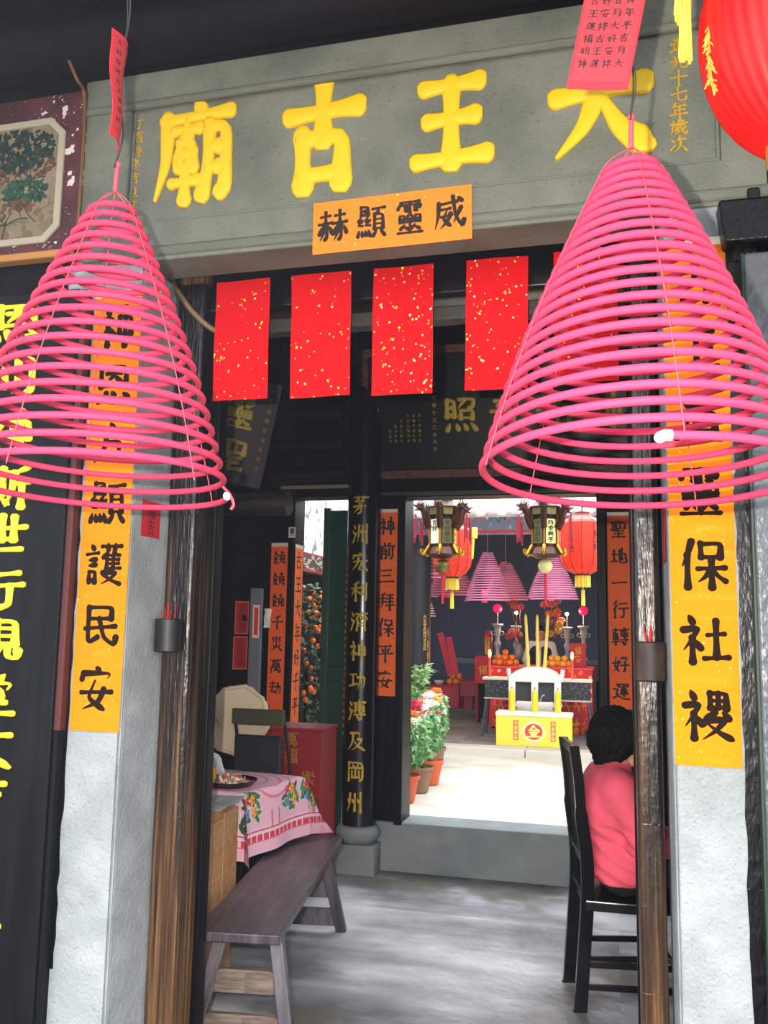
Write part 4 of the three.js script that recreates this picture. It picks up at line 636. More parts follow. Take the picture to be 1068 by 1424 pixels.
{ // on the table: tray of sweets, bottle, plastic bag
  const p = onY(325, 1090, TT + 0.01), T = thing('sweet_tray', 'round dark tray heaped with wrapped sweets', 'tray', [p.x - 0.02, TT + 0.003, p.z]);
  part(T, 'dish', lathe([[0, 0], [0.11, 0], [0.135, 0.028], [0.138, 0.03], [0.138, 0.026], [0.115, 0.004], [0, 0.006]].map(([r, y]) => [r, y]), 36), std({ color: 0x14100f, roughness: 0.3, side: THREE.DoubleSide }));
  const cg = []; { const body = new THREE.SphereGeometry(0.0095, 10, 8); body.scale(1.25, 0.8, 0.9); const a = new THREE.ConeGeometry(0.009, 0.013, 7, 1); a.rotateZ(Math.PI / 2); a.translate(0.016, 0, 0); const b = new THREE.ConeGeometry(0.009, 0.013, 7, 1); b.rotateZ(-Math.PI / 2); b.translate(-0.016, 0, 0); cg.push(body, a, b); }
  const geo = join(cg), mats = [[0xe8e4da, 0.3], [0xc8963c, 0.25], [0xc84040, 0.35], [0x8fa0a0, 0.2], [0xe0b8b0, 0.4], [0xb8743a, 0.3]].map(([c, r]) => plain(c, r)), names = ['white', 'gold', 'red', 'silver', 'pale pink', 'brown'];
  for (let i = 0; i < 60; i++) { const a = i * 2.399, q = 0.1 * Math.sqrt((i % 30 + 0.5) / 30), lvl = i < 30 ? 0.017 : i < 50 ? 0.031 : 0.045, k = i % 6, s = i < 30 ? 1 : i < 50 ? 0.72 : 0.4; const m = solo('wrapped_sweet', names[k] + ' wrapped sweet in the round tray', 'sweet', geo, mats[k], [p.x - 0.02 + Math.cos(a) * q * s, TT + 0.003 + lvl, p.z + Math.sin(a) * q * s], names[k] + ' sweets in the tray'); m.rotation.set(rr(-0.5, 0.5), rnd() * 6, rr(-0.4, 0.4)); }
  const b = onY(291, 1093, TT), B = thing('bottle', 'small bottle with yellow label and red cap on the newspaper end of the table', 'bottle', [b.x, TT + 0.012, b.z]);
  const gl = part(B, 'glass', lathe([[0, 0], [0.03, 0], [0.032, 0.004], [0.032, 0.1], [0.02, 0.125], [0.013, 0.135], [0.013, 0.15], [0, 0.15]], 24), phys({ color: 0xf4f4f0, roughness: 0.1, transmission: 0.85, thickness: 0.03 })); part(gl, 'label', at(new THREE.CylinderGeometry(0.0326, 0.0326, 0.06, 24, 1, true), 0, 0.05, 0), plain(0xf0b818, 0.6)); part(gl, 'cap', at(new THREE.CylinderGeometry(0.016, 0.016, 0.03, 18), 0, 0.155, 0), plain(0xd01c20, 0.4));
  const q = onY(303, 1088, TT), bag = new THREE.IcosahedronGeometry(0.075, 5), bp = bag.attributes.position; for (let i = 0; i < bp.count; i++) { const v = V3().fromBufferAttribute(bp, i), n = 1 + 0.14 * Math.sin(v.x * 90 + v.y * 60) * Math.sin(v.z * 80 - v.y * 40); v.multiplyScalar(n); v.x *= 0.95 - v.y * 4; v.y *= 1.1; bp.setXYZ(i, v.x, Math.max(-0.06, v.y), v.z); } bag.computeVertexNormals();
  solo('plastic_bag', 'crumpled white plastic bag behind the bottle', 'plastic bag', bag, phys({ color: 0xe9ecef, roughness: 0.35, transmission: 0.25, thickness: 0, side: THREE.DoubleSide }), [q.x - 0.07, TT + 0.065, q.z - 0.04]);
}
{ // counter with the cream disc, folding chair, red donation box
  const z = -2.34, top = onZ(330, 1052, z).y, K = thing('counter', 'dark counter standing behind the flowered table', 'counter', [-2.62, 0, -2.62]);
  part(K, 'cabinet', bx(-0.6, 0.42, 0, top - 0.03, -0.25, 0.3, 0.006), M.darkWood); part(K, 'worktop', bx(-0.62, 0.44, top - 0.03, top, -0.27, 0.32, 0.006), M.blackWood);
  const a = box4(288, 368, 940, 1052, z), R = (a.x1 - a.x0) * 0.56, cx = (a.x0 + a.x1) / 2, D = thing('cream_disc', 'large cream faceted paper disc with a pink cord leaning on the counter', 'paper disc', [cx, top + 0.016, z]);
  const dm = std({ color: 0xdcc8a8, roughness: 0.8, side: THREE.DoubleSide });
  const dish = new THREE.CylinderGeometry(R, R * 1.02, 0.012, 9, 1), cone = new THREE.ConeGeometry(R, 0.05, 9, 1, true); dish.rotateX(Math.PI / 2); dish.translate(0, R * 0.94, 0); const lip = new THREE.TorusGeometry(R * 0.98, 0.012, 6, 9); lip.translate(0, R * 0.94, 0.012); const d2 = join([dish, lip]); d2.rotateX(-0.14);
  part(D, 'disc', toCreasedNormals(d2, 0.4), dm); part(D, 'cord', tube([[-R * 0.72, R * 1.1, 0.0], [-R * 0.55, R * 0.95, 0.02], [-R * 0.4, R * 0.75, 0.03]], 0.004, 20, 6), plain(0xd88a98, 0.7)); part(D, 'second_cord', tube([[R * 0.4, R * 0.25, 0.07], [R * 0.44, R * 0.1, 0.075], [R * 0.46, 0.02, 0.075]], 0.004, 14, 6), plain(0xe07080, 0.7));
  // folding chair
  const cz = -2.12, q = box4(322, 395, 986, 1070, cz), C = thing('folding_chair', 'folding chair with an olive top rail and dark back pad', 'chair', [(q.x0 + q.x1) / 2, 0, cz - 0.2]), hw = (q.x1 - q.x0) / 2;
  const rail = box4(322, 395, 986, 1008, cz), frameMat = plain(0x16130f, 0.4);
  part(C, 'top_rail', at(bx(-hw, hw, rail.y0, rail.y1, -0.012, 0.014, 0.008), 0, 0, 0.2), plain(0x3c3a22, 0.5), 'olive top rail');
  const padTop = onZ(355, 1022, cz).y; part(C, 'back_pad', at(bx(-hw + 0.02, hw - 0.01, padTop - 0.3, padTop, -0.02, 0.012, 0.03), 0, 0, 0.2), plain(0x0c0c10, 0.6)); part(C, 'seat', bx(-hw, hw, 0.42, 0.45, -0.22, 0.19, 0.012), frameMat);
  for (const s of [-1, 1]) { part(C, 'back_leg', rod([s * (hw - 0.008), rail.y1 - 0.01, 0.2], [s * (hw - 0.008), 0, -0.22], 0.01, 8), frameMat); part(C, 'front_leg', rod([s * (hw - 0.03), 0.44, -0.1], [s * (hw - 0.03), 0, 0.2], 0.01, 8), frameMat); }
  // red box
  const bz = -2.58, r = box4(373, 447, 1012, 1150, bz), bh = r.y1, bw = r.x1 - r.x0, X = thing('donation_box', 'tall red box with gold characters beside the black column', 'donation box', [(r.x0 + r.x1) / 2, 0, bz - 0.15]), red = std({ map: texture(128, (u, v) => mixc([120, 12, 18], [150, 20, 26], fbm(u * 6, v * 6, 6, 4)), true, 0.6), roughness: 0.5 });
  const bb = part(X, 'box_body', bx(-bw / 2, bw / 2, 0, bh - 0.02, -0.15, 0.15, 0.006), red); part(X, 'lid', bx(-bw / 2 - 0.008, bw / 2 + 0.008, bh - 0.02, bh, -0.157, 0.157, 0.006), red);
  const gc = plain(0x9a6a1c, 0.5); for (const [ch, px, py] of [['萬', 405, 1028], ['福', 405, 1051], ['樂', 428, 1082], ['助', 430, 1108]]) { const p = onZ(px, py, bz), s = 0.088; const m = part(bb, 'character', reliefChar(ch, s, s, 0.002, 6), gc, 'gold character ' + ch); m.position.set(p.x - X.position.x - s / 2, p.y - s / 2, 0.15); }
}
{ // papers, post and panel in the dim corner, log beam end, tilted plaque
  const z = -3.12, g = box4(322, 346, 835, 955, z), Wp = thing('dark_screen', 'dark wooden screen with two red papers in the corner', 'screen', [(g.x0 + g.x1) / 2, 0, z]);
  part(Wp, 'screen_panel', bx(-0.16, 0.12, 0, 2.1, -0.06, -0.02, 0.004), M.darkWood); part(Wp, 'screen_rail', bx(-0.16, 0.12, 1.62, 1.66, -0.06, -0.01, 0.004), M.darkWood);
  const rp = std({ map: canvasTex(128, 256, (x, W, H) => { x.fillStyle = '#d8705a'; x.fillRect(0, 0, W, H); x.fillStyle = '#b01c20'; x.fillRect(8, 8, W - 16, H - 16); [...'吉祥福'].forEach((c, i) => inkChar(x, c, 34, 20 + i * 74, 60, 62, 7, '#7a0c10')); }), roughness: 0.7 });
  for (const [a, b, c, d, l] of [[326, 345, 836, 882, 'upper red paper on the dark corner screen'], [323, 343, 885, 931, 'lower red paper on the dark corner screen']]) { const q = box4(a, b, c, d, z); solo('red_paper_slip', l, 'paper sign', sheet(q.x1 - q.x0, q.y1 - q.y0, 0.001, 0.001, 3, 4), rp, [(q.x0 + q.x1) / 2, q.y1, z - 0.012], 'red papers in the corner'); }
  const gp = box4(346, 361, 818, 950, -2.95), P = struct('grey_post', bx(gp.x0, gp.x1, 0, gp.y1, -3.0, -2.95, 0.006), plain(0x6a6c74, 0.7), 'slim grey wooden post with a red and white paper', 'post');
  const q = box4(351, 360, 841, 887, -2.94); solo('red_paper_slip', 'red and white paper on the slim grey post', 'paper sign', sheet(q.x1 - q.x0, q.y1 - q.y0, 0.001, 0.0008, 3, 4), std({ map: canvasTex(64, 256, (x) => { x.fillStyle = '#f0c8b8'; x.fillRect(0, 0, 64, 256); x.fillStyle = '#d83030'; x.fillRect(12, 22, 40, 212); }), roughness: 0.7 }), [(q.x0 + q.x1) / 2, q.y1, -2.948]);
  const w2 = box4(360, 366, 850, 880, -2.9); solo('white_paper', 'curled white paper behind the slim grey post', 'paper', sheet(0.05, 0.13, 0.001, 0.01, 4, 6), plain(0xe8e2d6, 0.8), [w2.x0 + 0.015, w2.y1 + 0.02, -3.02]);
  const l0 = onZ(300, 690, -2.7), l1 = onZ(402, 700, -2.7); struct('log_beam', [rod([-4.3, l1.y + 0.02, -2.7], [l1.x, l1.y, -2.7], 0.085, 24, 0.08)], std({ map: texture(256, (u, v) => mixc([36, 28, 24], [84, 68, 58], fbm(u * 20, v * 4, 20, 4) * 1.7 - 0.4), true, 1), roughness: 0.6 }), 'rough round log beam ending above the orange scrolls', 'beam');
  const n = box4(361, 374, 722, 740, -2.6); solo('notice', 'small white notice under the log beam', 'notice', sheet(0.055, 0.075, 0.001, 0.0005, 2, 2), std({ map: canvasTex(64, 96, (x) => { x.fillStyle = '#c8c8c4'; x.fillRect(0, 0, 64, 96); x.fillStyle = '#4a4a4a'; x.fillRect(14, 10, 36, 50); x.fillRect(10, 70, 44, 5); }), roughness: 0.7 }), [n.x0 + 0.02, n.y1 + 0.01, -3.15]);
  struct('wall_corner', bx(-2.9, -2.37, 1.9, 2.68, -3.2, -3.16, 0), M.wallDark, 'dark boards above the corner screen', 'wall');
  // plaque leaning out in the dark, two yellow characters
  const pz = -2.3, c = onZ(335, 600, pz), Q = thing('tilted_plaque', 'dark purple plaque with yellow characters leaning out behind the first red strip', 'sign board', [c.x, c.y, pz]); Q.rotation.set(0.35, 0.55, -0.32);
  for (const x of [-0.15, 0.15]) part(Q, 'hanger', rod([x, 0.33, -0.01], [x * 1.1, 1.9, -0.9], 0.006, 6), M.blackWood); const qb = part(Q, 'board', bx(-0.2, 0.2, -0.34, 0.34, -0.02, 0, 0.006), plain(0x241420, 0.55)); const yc = plain(0xa8901c, 0.5);
  for (const [ch, y] of [['靈', 0.12], ['聖', -0.15]]) { const m = part(qb, 'character', reliefChar(ch, 0.2, 0.2, 0.006, 8), yc, 'yellow character ' + ch); m.position.set(-0.13, y - 0.1, 0); }
  for (let i = 0; i < 9; i++) { const m = part(qb, 'small_character', reliefChar([...'大王古神年月日吉立'][i] ?? '大', 0.03, 0.03, 0.002, 6), yc); m.position.set(0.13, 0.27 - i * 0.062, 0); }
}
{ // round column with raised gold characters, stone base
  const r = 0.117, cx = -1.66, cz = -3.1, C = struct('column', at(new THREE.CylinderGeometry(r, r, 4.1, 48, 1), cx, 0.3 + 2.05, cz), std({ color: 0x140d10, roughness: 0.2 }), 'glossy black round column with a column of gold characters', 'column');
  part(C, 'base_drum', at(lathe([[0.1, 0], [0.125, 0.01], [0.148, 0.045], [0.15, 0.07], [0.135, 0.1], [0.122, 0.115], [0, 0.115]], 36), cx, 0.187, cz), M.cement, 'grey stone base'); part(C, 'base_block', bx(cx - 0.15, cx + 0.145, 0, 0.19, cz - 0.17, cz + 0.13, 0.01), M.cement);
  const gy = plain(0xb0931a, 0.4), top = onZ(502, 702, -2.99), bot = onZ(486, 1115, -2.99);
  [...'茅洲宏利濟神功溥及岡州'].forEach((ch, i) => { const y = top.y + (bot.y - top.y) * i / 10, s = 0.118; const m = part(C, 'character', reliefChar(ch, s, s * 1.08, 0.005, 6.3, r), gy, 'gold character ' + ch); m.position.set(cx - s / 2 + 0.005, y - s * 0.54, cz + r); });
  for (let i = 0; i < 24; i++) { const s = 0.022, m = part(C, 'small_character', reliefChar([...'大王年月日吉立古神'][i % 9], s, s, 0.002, 7, r), gy); const a = -1.12; m.position.set(0, 1.98 - i * 0.048, 0); m.geometry.translate(-s / 2, 0, r); m.rotation.y = a; m.position.x = cx; m.position.z = cz; }
}
// scrolls on the inner posts
{
  const mk = (label, q, z, text, paper, ry = 0, pos) => { const w = q.x1 - q.x0, h = q.y1 - q.y0, m = solo('paper_scroll', label, 'paper scroll', sheet(w, h, 0.0012, 0.001, 4, 26), std({ map: scroll(text, { w, h, paper, ink: '#160c06', bold: 6.6, top: 0.02, gap: 0.04, scale: 0.72, px: 160, end: '#d8cdb8' }), roughness: 0.7 }), pos ?? [(q.x0 + q.x1) / 2, q.y1, z], 'orange scrolls inside the hall'); m.rotation.y = ry; };
  mk('orange scroll of seven characters between the black column and the courtyard door', box4(522, 552, 708, 968, -3.165), -3.168, '神前三拜保平安', '#f0641a');
  mk('orange scroll of seven characters behind the head of the seated woman', box4(846, 878, 712, 986, -3.165), -3.168, '聖地一行轉好運', '#e85c14');
  mk('orange scroll with three alike characters on the post behind the donation box', box4(373, 396, 755, 1040, -3.145), -3.148, '饒饒饒千災萬劫一齊', '#f05c12');
  const q = box4(397, 411, 757, 1040, -3.2); mk('orange scroll on the courtyard facing side of the post behind the donation box', { x0: 0, x1: 0.16, y0: q.y0, y1: q.y1 }, 0, '古王大年好千平安', '#f06a1c', Math.PI / 2, [-2.188, q.y1, -3.25]);
}
{ // great plaque above the inner door
  const zb = -3.12, bl = onZ(517, 655, zb), h = 0.78, w = 1.74, P = thing('great_plaque', 'wide black plaque with gold characters and a red carved frame above the inner door', 'sign board', [bl.x + w / 2, bl.y, zb]); P.rotation.x = 0.2;
  const pb = part(P, 'board', bx(-w / 2, w / 2, 0, h, -0.03, 0, 0.004), phys({ color: 0x0b0e11, roughness: 0.35, specularIntensity: 0.4 }));
  const fm = std({ map: texture(256, (u, v) => mixc([52, 14, 12], [112, 44, 32], fbm(u * 20, v * 20, 20, 3) * 2 - 0.5), true, 0.3), roughness: 0.55, bumpMap: stoneBump, bumpScale: 0.004 }), f = 0.06;
  for (const b of [[-w / 2 - f, w / 2 + f, -f, 0], [-w / 2 - f, w / 2 + f, h, h + f], [-w / 2 - f, -w / 2, 0, h], [w / 2, w / 2 + f, 0, h]]) part(P, 'frame', bx(b[0], b[1], b[2], b[3], -0.035, 0.02, 0.006), fm);
  const gy = plain(0xb8981c, 0.45);
  [['照', 640], ['普', 705], ['光', 770], ['神', 842]].forEach(([ch, px], i) => { const p = onZ(px, 588, -3.03), s = 0.23, m = part(pb, 'character', reliefChar(ch, s, s, 0.007, 7.5), gy, 'gold character ' + ch); m.position.set(p.x - P.position.x - s / 2, 0.25, 0); });
  const small = (x, y, n, s, step) => { for (let i = 0; i < n; i++) { const m = part(pb, 'small_character', reliefChar([...'一十年月日吉立大王古神之方千'][(i * 5 + Math.round(x * 97 + 60)) % 14], s, s, 0.002, 6), gy); m.position.set(x, y - i * step, 0); } };
  small(-w / 2 + 0.04, 0.62, 13, 0.026, 0.042); small(-w / 2 + 0.44, 0.62, 11, 0.032, 0.05); for (const x of [0.13, 0.17, 0.21, 0.26, 0.3, 0.34]) small(-w / 2 + x, 0.36, 6, 0.022, 0.034);
}
{ // green door leaf standing open beyond the side opening
  const z = -3.5, q = box4(447, 482, 700, 1000, z), w = 0.36, x0 = q.x0, D = struct('door_1', bx(x0, x0 + 0.05, 0.02, 2.47, z - 0.03, z, 0.004), plain(0x143f33, 0.35), 'dark green panelled door leaf between the kumquat tree and the column', 'door');
  const gm = plain(0x143f33, 0.3); part(D, 'stile', bx(x0 + w - 0.05, x0 + w, 0.02, 2.47, z - 0.03, z, 0.004), gm); for (const [a, b] of [[2.3, 2.45], [1.2, 1.3], [0.02, 0.14]]) part(D, 'rail', bx(x0 + 0.05, x0 + w - 0.05, a, b, z - 0.03, z - 0.001, 0.004), gm); for (const [a, b] of [[1.3, 2.3], [0.14, 1.2]]) part(D, 'door_panel', bx(x0 + 0.048, x0 + w - 0.048, a, b, z - 0.025, z - 0.012, 0.003), gm);
}
// ------------------------------------------------------------------ courtyard plants
function leafGeo(n, place, len, wid, bendy = 0.3) {   // n separate small bent leaves
  const pos = [], uv = [];
  for (let i = 0; i < n; i++) {
    const { p, d, s = 1 } = place(i), up = V3(rr(-1, 1), rr(-0.2, 1), rr(-1, 1)).normalize(), side = V3().crossVectors(d, up).normalize(), nn = V3().crossVectors(side, d), L = len * s * rr(0.7, 1.2), W = wid * s * rr(0.7, 1.2);
    const m = p.clone().addScaledVector(d, L * 0.5).addScaledVector(nn, L * 0.12), e = p.clone().addScaledVector(d, L).addScaledVector(nn, -L * bendy), a = m.clone().addScaledVector(side, W), b = m.clone().addScaledVector(side, -W);
    for (const t of [[p, a, m], [p, m, b], [a, e, m], [m, e, b]]) for (const v of t) { pos.push(v.x, v.y, v.z); uv.push(0, 0); }
  }
  const g = new THREE.BufferGeometry(); g.setAttribute('position', new THREE.Float32BufferAttribute(pos, 3)); g.setAttribute('uv', new THREE.Float32BufferAttribute(uv, 2)); g.computeVertexNormals(); return g;
}
const leafMat = (c) => phys({ color: c, roughness: 0.55, transmission: 0.3, thickness: 0, side: THREE.DoubleSide });
const leafGreens = [leafMat(0x86b878), leafMat(0xa4c890), leafMat(0x6ea868)];
function mumHead(r) { const l = []; for (let ring = 0; ring < 3; ring++) for (let i = 0; i < 9 - ring * 2; i++) { const a = i / (9 - ring * 2) * Math.PI * 2 + ring, e = 0.15 + ring * 0.5, g = new THREE.SphereGeometry(r * 0.36, 5, 4); g.scale(1.5, 0.45, 0.8); g.rotateZ(e); g.translate(Math.cos(e) * r * 0.55, Math.sin(e) * r * 0.5, 0); g.rotateY(a); l.push(g); } return join(l); }
const head = mumHead(0.05), petal = [0xf4ead0, 0xe83c68, 0xf08828, 0xf6f0ea, 0xd02c50, 0xf2c050].map((c) => plain(c, 0.7));
function mumPot(px, pyBase, potMat, label, H, R, pal) {
  const b = onY(px, pyBase, 0), P = thing('potted_chrysanthemum', label, 'potted plant', [b.x, 0, b.z], 'chrysanthemum pots along the courtyard');
  part(P, 'pot', lathe([[0, 0], [0.085, 0], [0.095, 0.02], [0.13, 0.21], [0.145, 0.215], [0.148, 0.25], [0.138, 0.25], [0.13, 0.225], [0, 0.22]], 28), potMat);
  const stems = []; for (let i = 0; i < 10; i++) { const a = rnd() * 6.3; stems.push(rod([Math.cos(a) * 0.04, 0.2, Math.sin(a) * 0.04], [Math.cos(a) * R * 0.6, H * 0.8, Math.sin(a) * R * 0.6], 0.006, 5)); } part(P, 'stems', stems, plain(0x4c6a34, 0.8));
  for (let k = 0; k < 3; k++) part(P, 'foliage', leafGeo(420, () => { const a = rnd() * 6.3, y = rr(0.2, 1), q = R * (0.35 + 0.65 * Math.sin(Math.min(1, y) * 2.2)) * Math.sqrt(rr(0.25, 1)); return { p: V3(Math.cos(a) * q, 0.25 + (H - 0.25) * y * 0.95, Math.sin(a) * q), d: V3(Math.cos(a) + rr(-0.6, 0.6), rr(-0.7, 0.5), Math.sin(a) + rr(-0.6, 0.6)).normalize() }; }, 0.07, 0.021), leafGreens[k]).userData.kind = 'stuff';
  for (let i = 0; i < 34; i++) { const a = rnd() * 6.3, q = R * Math.sqrt(rnd()), m = part(P, 'flower', head, petal[pal[i % pal.length]]); m.position.set(Math.cos(a) * q, H * (1.02 - 0.16 * (q / R) ** 2) + rr(-0.05, 0.04), Math.sin(a) * q); m.rotation.set(Math.sin(a) * 0.6 * q / R, rnd() * 6, -Math.cos(a) * 0.6 * q / R); }
}
const terra = plain(0xc85a34, 0.75), brownPot = plain(0x8a6a54, 0.7), terra2 = plain(0xd8623a, 0.75);
mumPot(562, 1116, terra, 'white and orange chrysanthemums in an orange clay pot by the door jamb', 0.76, 0.2, [0, 0, 3, 2, 5]);
mumPot(582, 1102, brownPot, 'pink chrysanthemums in a brown glazed pot between two orange pots', 0.8, 0.18, [1, 4, 3, 1]);
mumPot(597, 1091, terra2, 'white and pink chrysanthemums in a bright orange clay pot', 0.84, 0.14, [3, 5, 1, 3]);
mumPot(602, 1070, brownPot, 'chrysanthemums with orange blooms in the pot farthest from the door jamb', 0.84, 0.13, [3, 2, 0, 1]);
{ // leafy shrub behind the pots
  const b = onY(566, 1070, 0), P = thing('leafy_shrub', 'tall light green shrub behind the chrysanthemum pots', 'shrub', [b.x - 0.12, 0, b.z - 0.35]), top = onZ(570, 905, b.z).y;
  const st = [], tips = []; for (let i = 0; i < 9; i++) { const a = rnd() * 6.3, h = top * (0.6 + 0.4 * i / 8), q = rr(0.1, 0.3), e = V3(Math.cos(a) * q, h, Math.sin(a) * q); tips.push(e); st.push(rod([0, 0, 0], e, 0.012, 6, 0.004)); }
  part(P, 'stems', st, plain(0x55683a, 0.8)); for (let k = 0; k < 2; k++) part(P, 'foliage', leafGeo(300, () => { const e = tips[Math.floor(rnd() * 9)], t = rr(0.45, 1.03), a = rnd() * 6.3; return { p: e.clone().multiplyScalar(t), d: V3(Math.cos(a), rr(-0.1, 0.8), Math.sin(a)).normalize() }; }, 0.16, 0.02, 0.15), k ? leafGreens[1] : leafMat(0x93c46c)).userData.kind = 'stuff';
}
{ // kumquat tree seen through the side opening
  const z = -5.0, t = onZ(430, 815, z), K = thing('kumquat_tree', 'kumquat tree covered with small orange fruit beside the green door', 'tree', [t.x, 0, z]), H = t.y;
  part(K, 'pot', lathe([[0, 0], [0.15, 0], [0.2, 0.3], [0.22, 0.32], [0, 0.3]], 24), terra); part(K, 'trunk', rod([0, 0.3, 0], [0, H * 0.6, 0], 0.03, 8, 0.015), M.darkWood);
  const spot = () => { const y = rnd(), a = rnd() * 6.3, q = (0.34 * Math.sin(Math.PI * Math.min(1, 0.15 + y * 0.85)) + 0.04) * Math.sqrt(rr(0.4, 1)); return { p: V3(Math.cos(a) * q, 0.45 + (H - 0.45) * y, Math.sin(a) * q), d: V3(Math.cos(a), rr(-0.5, 0.7), Math.sin(a)).normalize() }; };
  for (let k = 0; k < 3; k++) part(K, 'foliage', leafGeo(520, spot, 0.08, 0.022), [plain(0x1c3a1a, 0.6, { side: THREE.DoubleSide }), plain(0x244820, 0.6, { side: THREE.DoubleSide }), plain(0x163016, 0.6, { side: THREE.DoubleSide })][k]).userData.kind = 'stuff';
  const f = new THREE.SphereGeometry(0.026, 10, 8), om = plain(0xe06408, 0.45); for (let i = 0; i < 130; i++) { const s = spot(), m = part(K, 'fruit', f, om); m.position.copy(s.p).addScaledVector(s.d, 0.03); }
  const r = onZ(412, 985, -5.4); solo('pink_bundle', 'bright pink bundle beside the kumquat tree', 'bundle', at(new THREE.DodecahedronGeometry(0.12, 1), 0, 0, 0), plain(0xe83078, 0.7), [r.x + 0.02, 0.12, r.z]);
}
// ------------------------------------------------------------------ hanging lanterns of the courtyard
{ // wires across the courtyard
  for (const [z, l] of [[-6.4, 'wire across the courtyard carrying the gilt lanterns'], [-7.1, 'wire across the courtyard carrying the red lanterns']]) solo('lantern_wire', l, 'wire', rod([-3.4, 3.75, z], [3.0, 3.75, z], 0.006, 8), plain(0x3a3a3a, 0.5));
  const gilt2 = std({ color: 0xc08a20, roughness: 0.25, metalness: 0.8 }), giltDark = std({ color: 0x42200a, roughness: 0.35, metalness: 0.45 }), glass = (a, b) => std({ map: canvasTex(64, 192, (x) => { x.fillStyle = a; x.fillRect(0, 0, 64, 192); b.forEach((c, i) => inkChar(x, c, 12, 8 + i * 45, 40, 40, 8, '#2a2208')); }), roughness: 0.35 });
  const panels = [glass('#e8e08a', [...'四季興平']), glass('#f8f4d8', [...'吉祥']), glass('#5a5a24', [...'年好運安'])], capPanel = [glass('#6a6424', ['福']), glass('#54501e', ['金'])];
  const build = (px, l, pendant) => {
    const z = -6.4, c = onZ(px, 737, z), s = sizeAt(c) * 1.02, G = thing('palace_lantern', l, 'lantern', [c.x, c.y, z], 'gilt palace lanterns');
    const r = 19 * s, h = 46 * s, hex = (rt, rb, hh, y) => at(new THREE.CylinderGeometry(rt, rb, hh, 6), 0, y, 0);
    part(G, 'core', hex(r * 0.95, r * 0.95, h, -2 * s), giltDark); part(G, 'crown', [hex(r * 1.25, r * 1.05, 14 * s, 24 * s), hex(r * 0.7, r * 1.2, 8 * s, 35 * s), at(new THREE.SphereGeometry(r * 0.7, 12, 8, 0, 7, 0, 1.6), 0, 38 * s, 0)], giltDark); part(G, 'foot', [hex(r * 1.05, r * 1.3, 9 * s, -29 * s), hex(r * 1.3, r * 0.7, 5 * s, -36 * s)], giltDark);
    for (let i = 0; i < 6; i++) {
      const a = i * Math.PI / 3 + Math.PI / 6, P = part(G, 'panel', new THREE.BoxGeometry(14 * s, 33 * s, 1.2 * s), panels[(i + (pendant ? 0 : 2)) % 3], 'lettered side panel'); P.position.set(Math.sin(a) * r * 0.87, -3 * s, Math.cos(a) * r * 0.87); P.rotation.y = a;
      const C = part(G, 'crown_panel', new THREE.BoxGeometry(13 * s, 9 * s, 1.2 * s), capPanel[i % 2]); C.position.set(Math.sin(a) * r * 1.05, 24 * s, Math.cos(a) * r * 1.05); C.rotation.y = a;
      const b = i * Math.PI / 3, sb = Math.sin(b), cb = Math.cos(b), dr = (rad_, y) => V3(sb * rad_, y, cb * rad_);
      part(G, 'frame_post', rod(dr(r, -28 * s), dr(r, 22 * s), 1.5 * s, 6), gilt2);
      part(G, 'dragon_head', [tube([dr(r, 2 * s), dr(r * 1.3, 12 * s), dr(r * 1.45, 24 * s), dr(r * 1.7, 31 * s)], 4.4 * s, 14, 7), at(new THREE.DodecahedronGeometry(6.4 * s, 0), sb * r * 1.72, 31 * s, cb * r * 1.72), rod(dr(r * 1.7, 34 * s), dr(r * 1.5, 42 * s), 1.9 * s, 5, 0.2 * s), rod(dr(r * 1.85, 34 * s), dr(r * 1.8, 41 * s), 1.7 * s, 5, 0.2 * s), rod(dr(r * 1.6, 33 * s), dr(r * 1.3, 39 * s), 1.7 * s, 5, 0.2 * s), rod(dr(r * 1.8, 30 * s), dr(r * 2.25, 33 * s), 2.8 * s, 5, 1.1 * s), rod(dr(r * 1.8, 27 * s), dr(r * 2.15, 25 * s), 1.8 * s, 5, 0.6 * s)], giltDark);
      part(G, 'foot_scroll', tube([dr(r * 1.0, -22 * s), dr(r * 1.35, -32 * s), dr(r * 1.6, -33 * s), dr(r * 1.55, -27 * s)], 2.6 * s, 12, 6), gilt2);
      if (i % 2 === 0 || true) for (const k of [-1, 1]) { const q = dr(r * 2.1, 0), q0 = q.clone().add(V3(cb * k * 2 * s, 34 * s, -sb * k * 2 * s)); if (Math.abs(sb) > 0.5) part(G, 'side_tassel', rod(q0.clone().add(V3(0, -18 * s + k * 3 * s, 0)), q0.clone().add(V3(0, -50 * s + k * 3 * s, 0)), 1.4 * s, 6), plain(0xa01830, 0.6), 'thin red tassel'); }
    }
    const D = part(G, 'pendant', at(new THREE.IcosahedronGeometry(10 * s, 1), 0, -49 * s, 0), pendant ? plain(0xe8dc90, 0.5) : std({ color: 0x7a7030, roughness: 0.35, metalness: 0.5 }));
    part(G, 'tassel', [rod([0, -36 * s, 0], [0, -60 * s, 0], 0.8 * s, 5), rod([0, -60 * s, 0], [0, -100 * s, 0], 2.2 * s, 7, 1.6 * s)], plain(0xc0142c, 0.6), 'red tassel'); part(G, 'cord', rod([0, 38 * s, 0], [0, 3.757 - c.y, 0], 0.006, 6), giltDark);
  };
  build(616, 'dark gilt palace lantern with green pendant in front of a red lantern', false); build(758, 'gilt palace lantern with pale lettered panels and cream pendant', true);
  const redMat = phys({ color: 0xff3a0c, roughness: 0.6, transmission: 0.35, thickness: 0, side: THREE.DoubleSide });
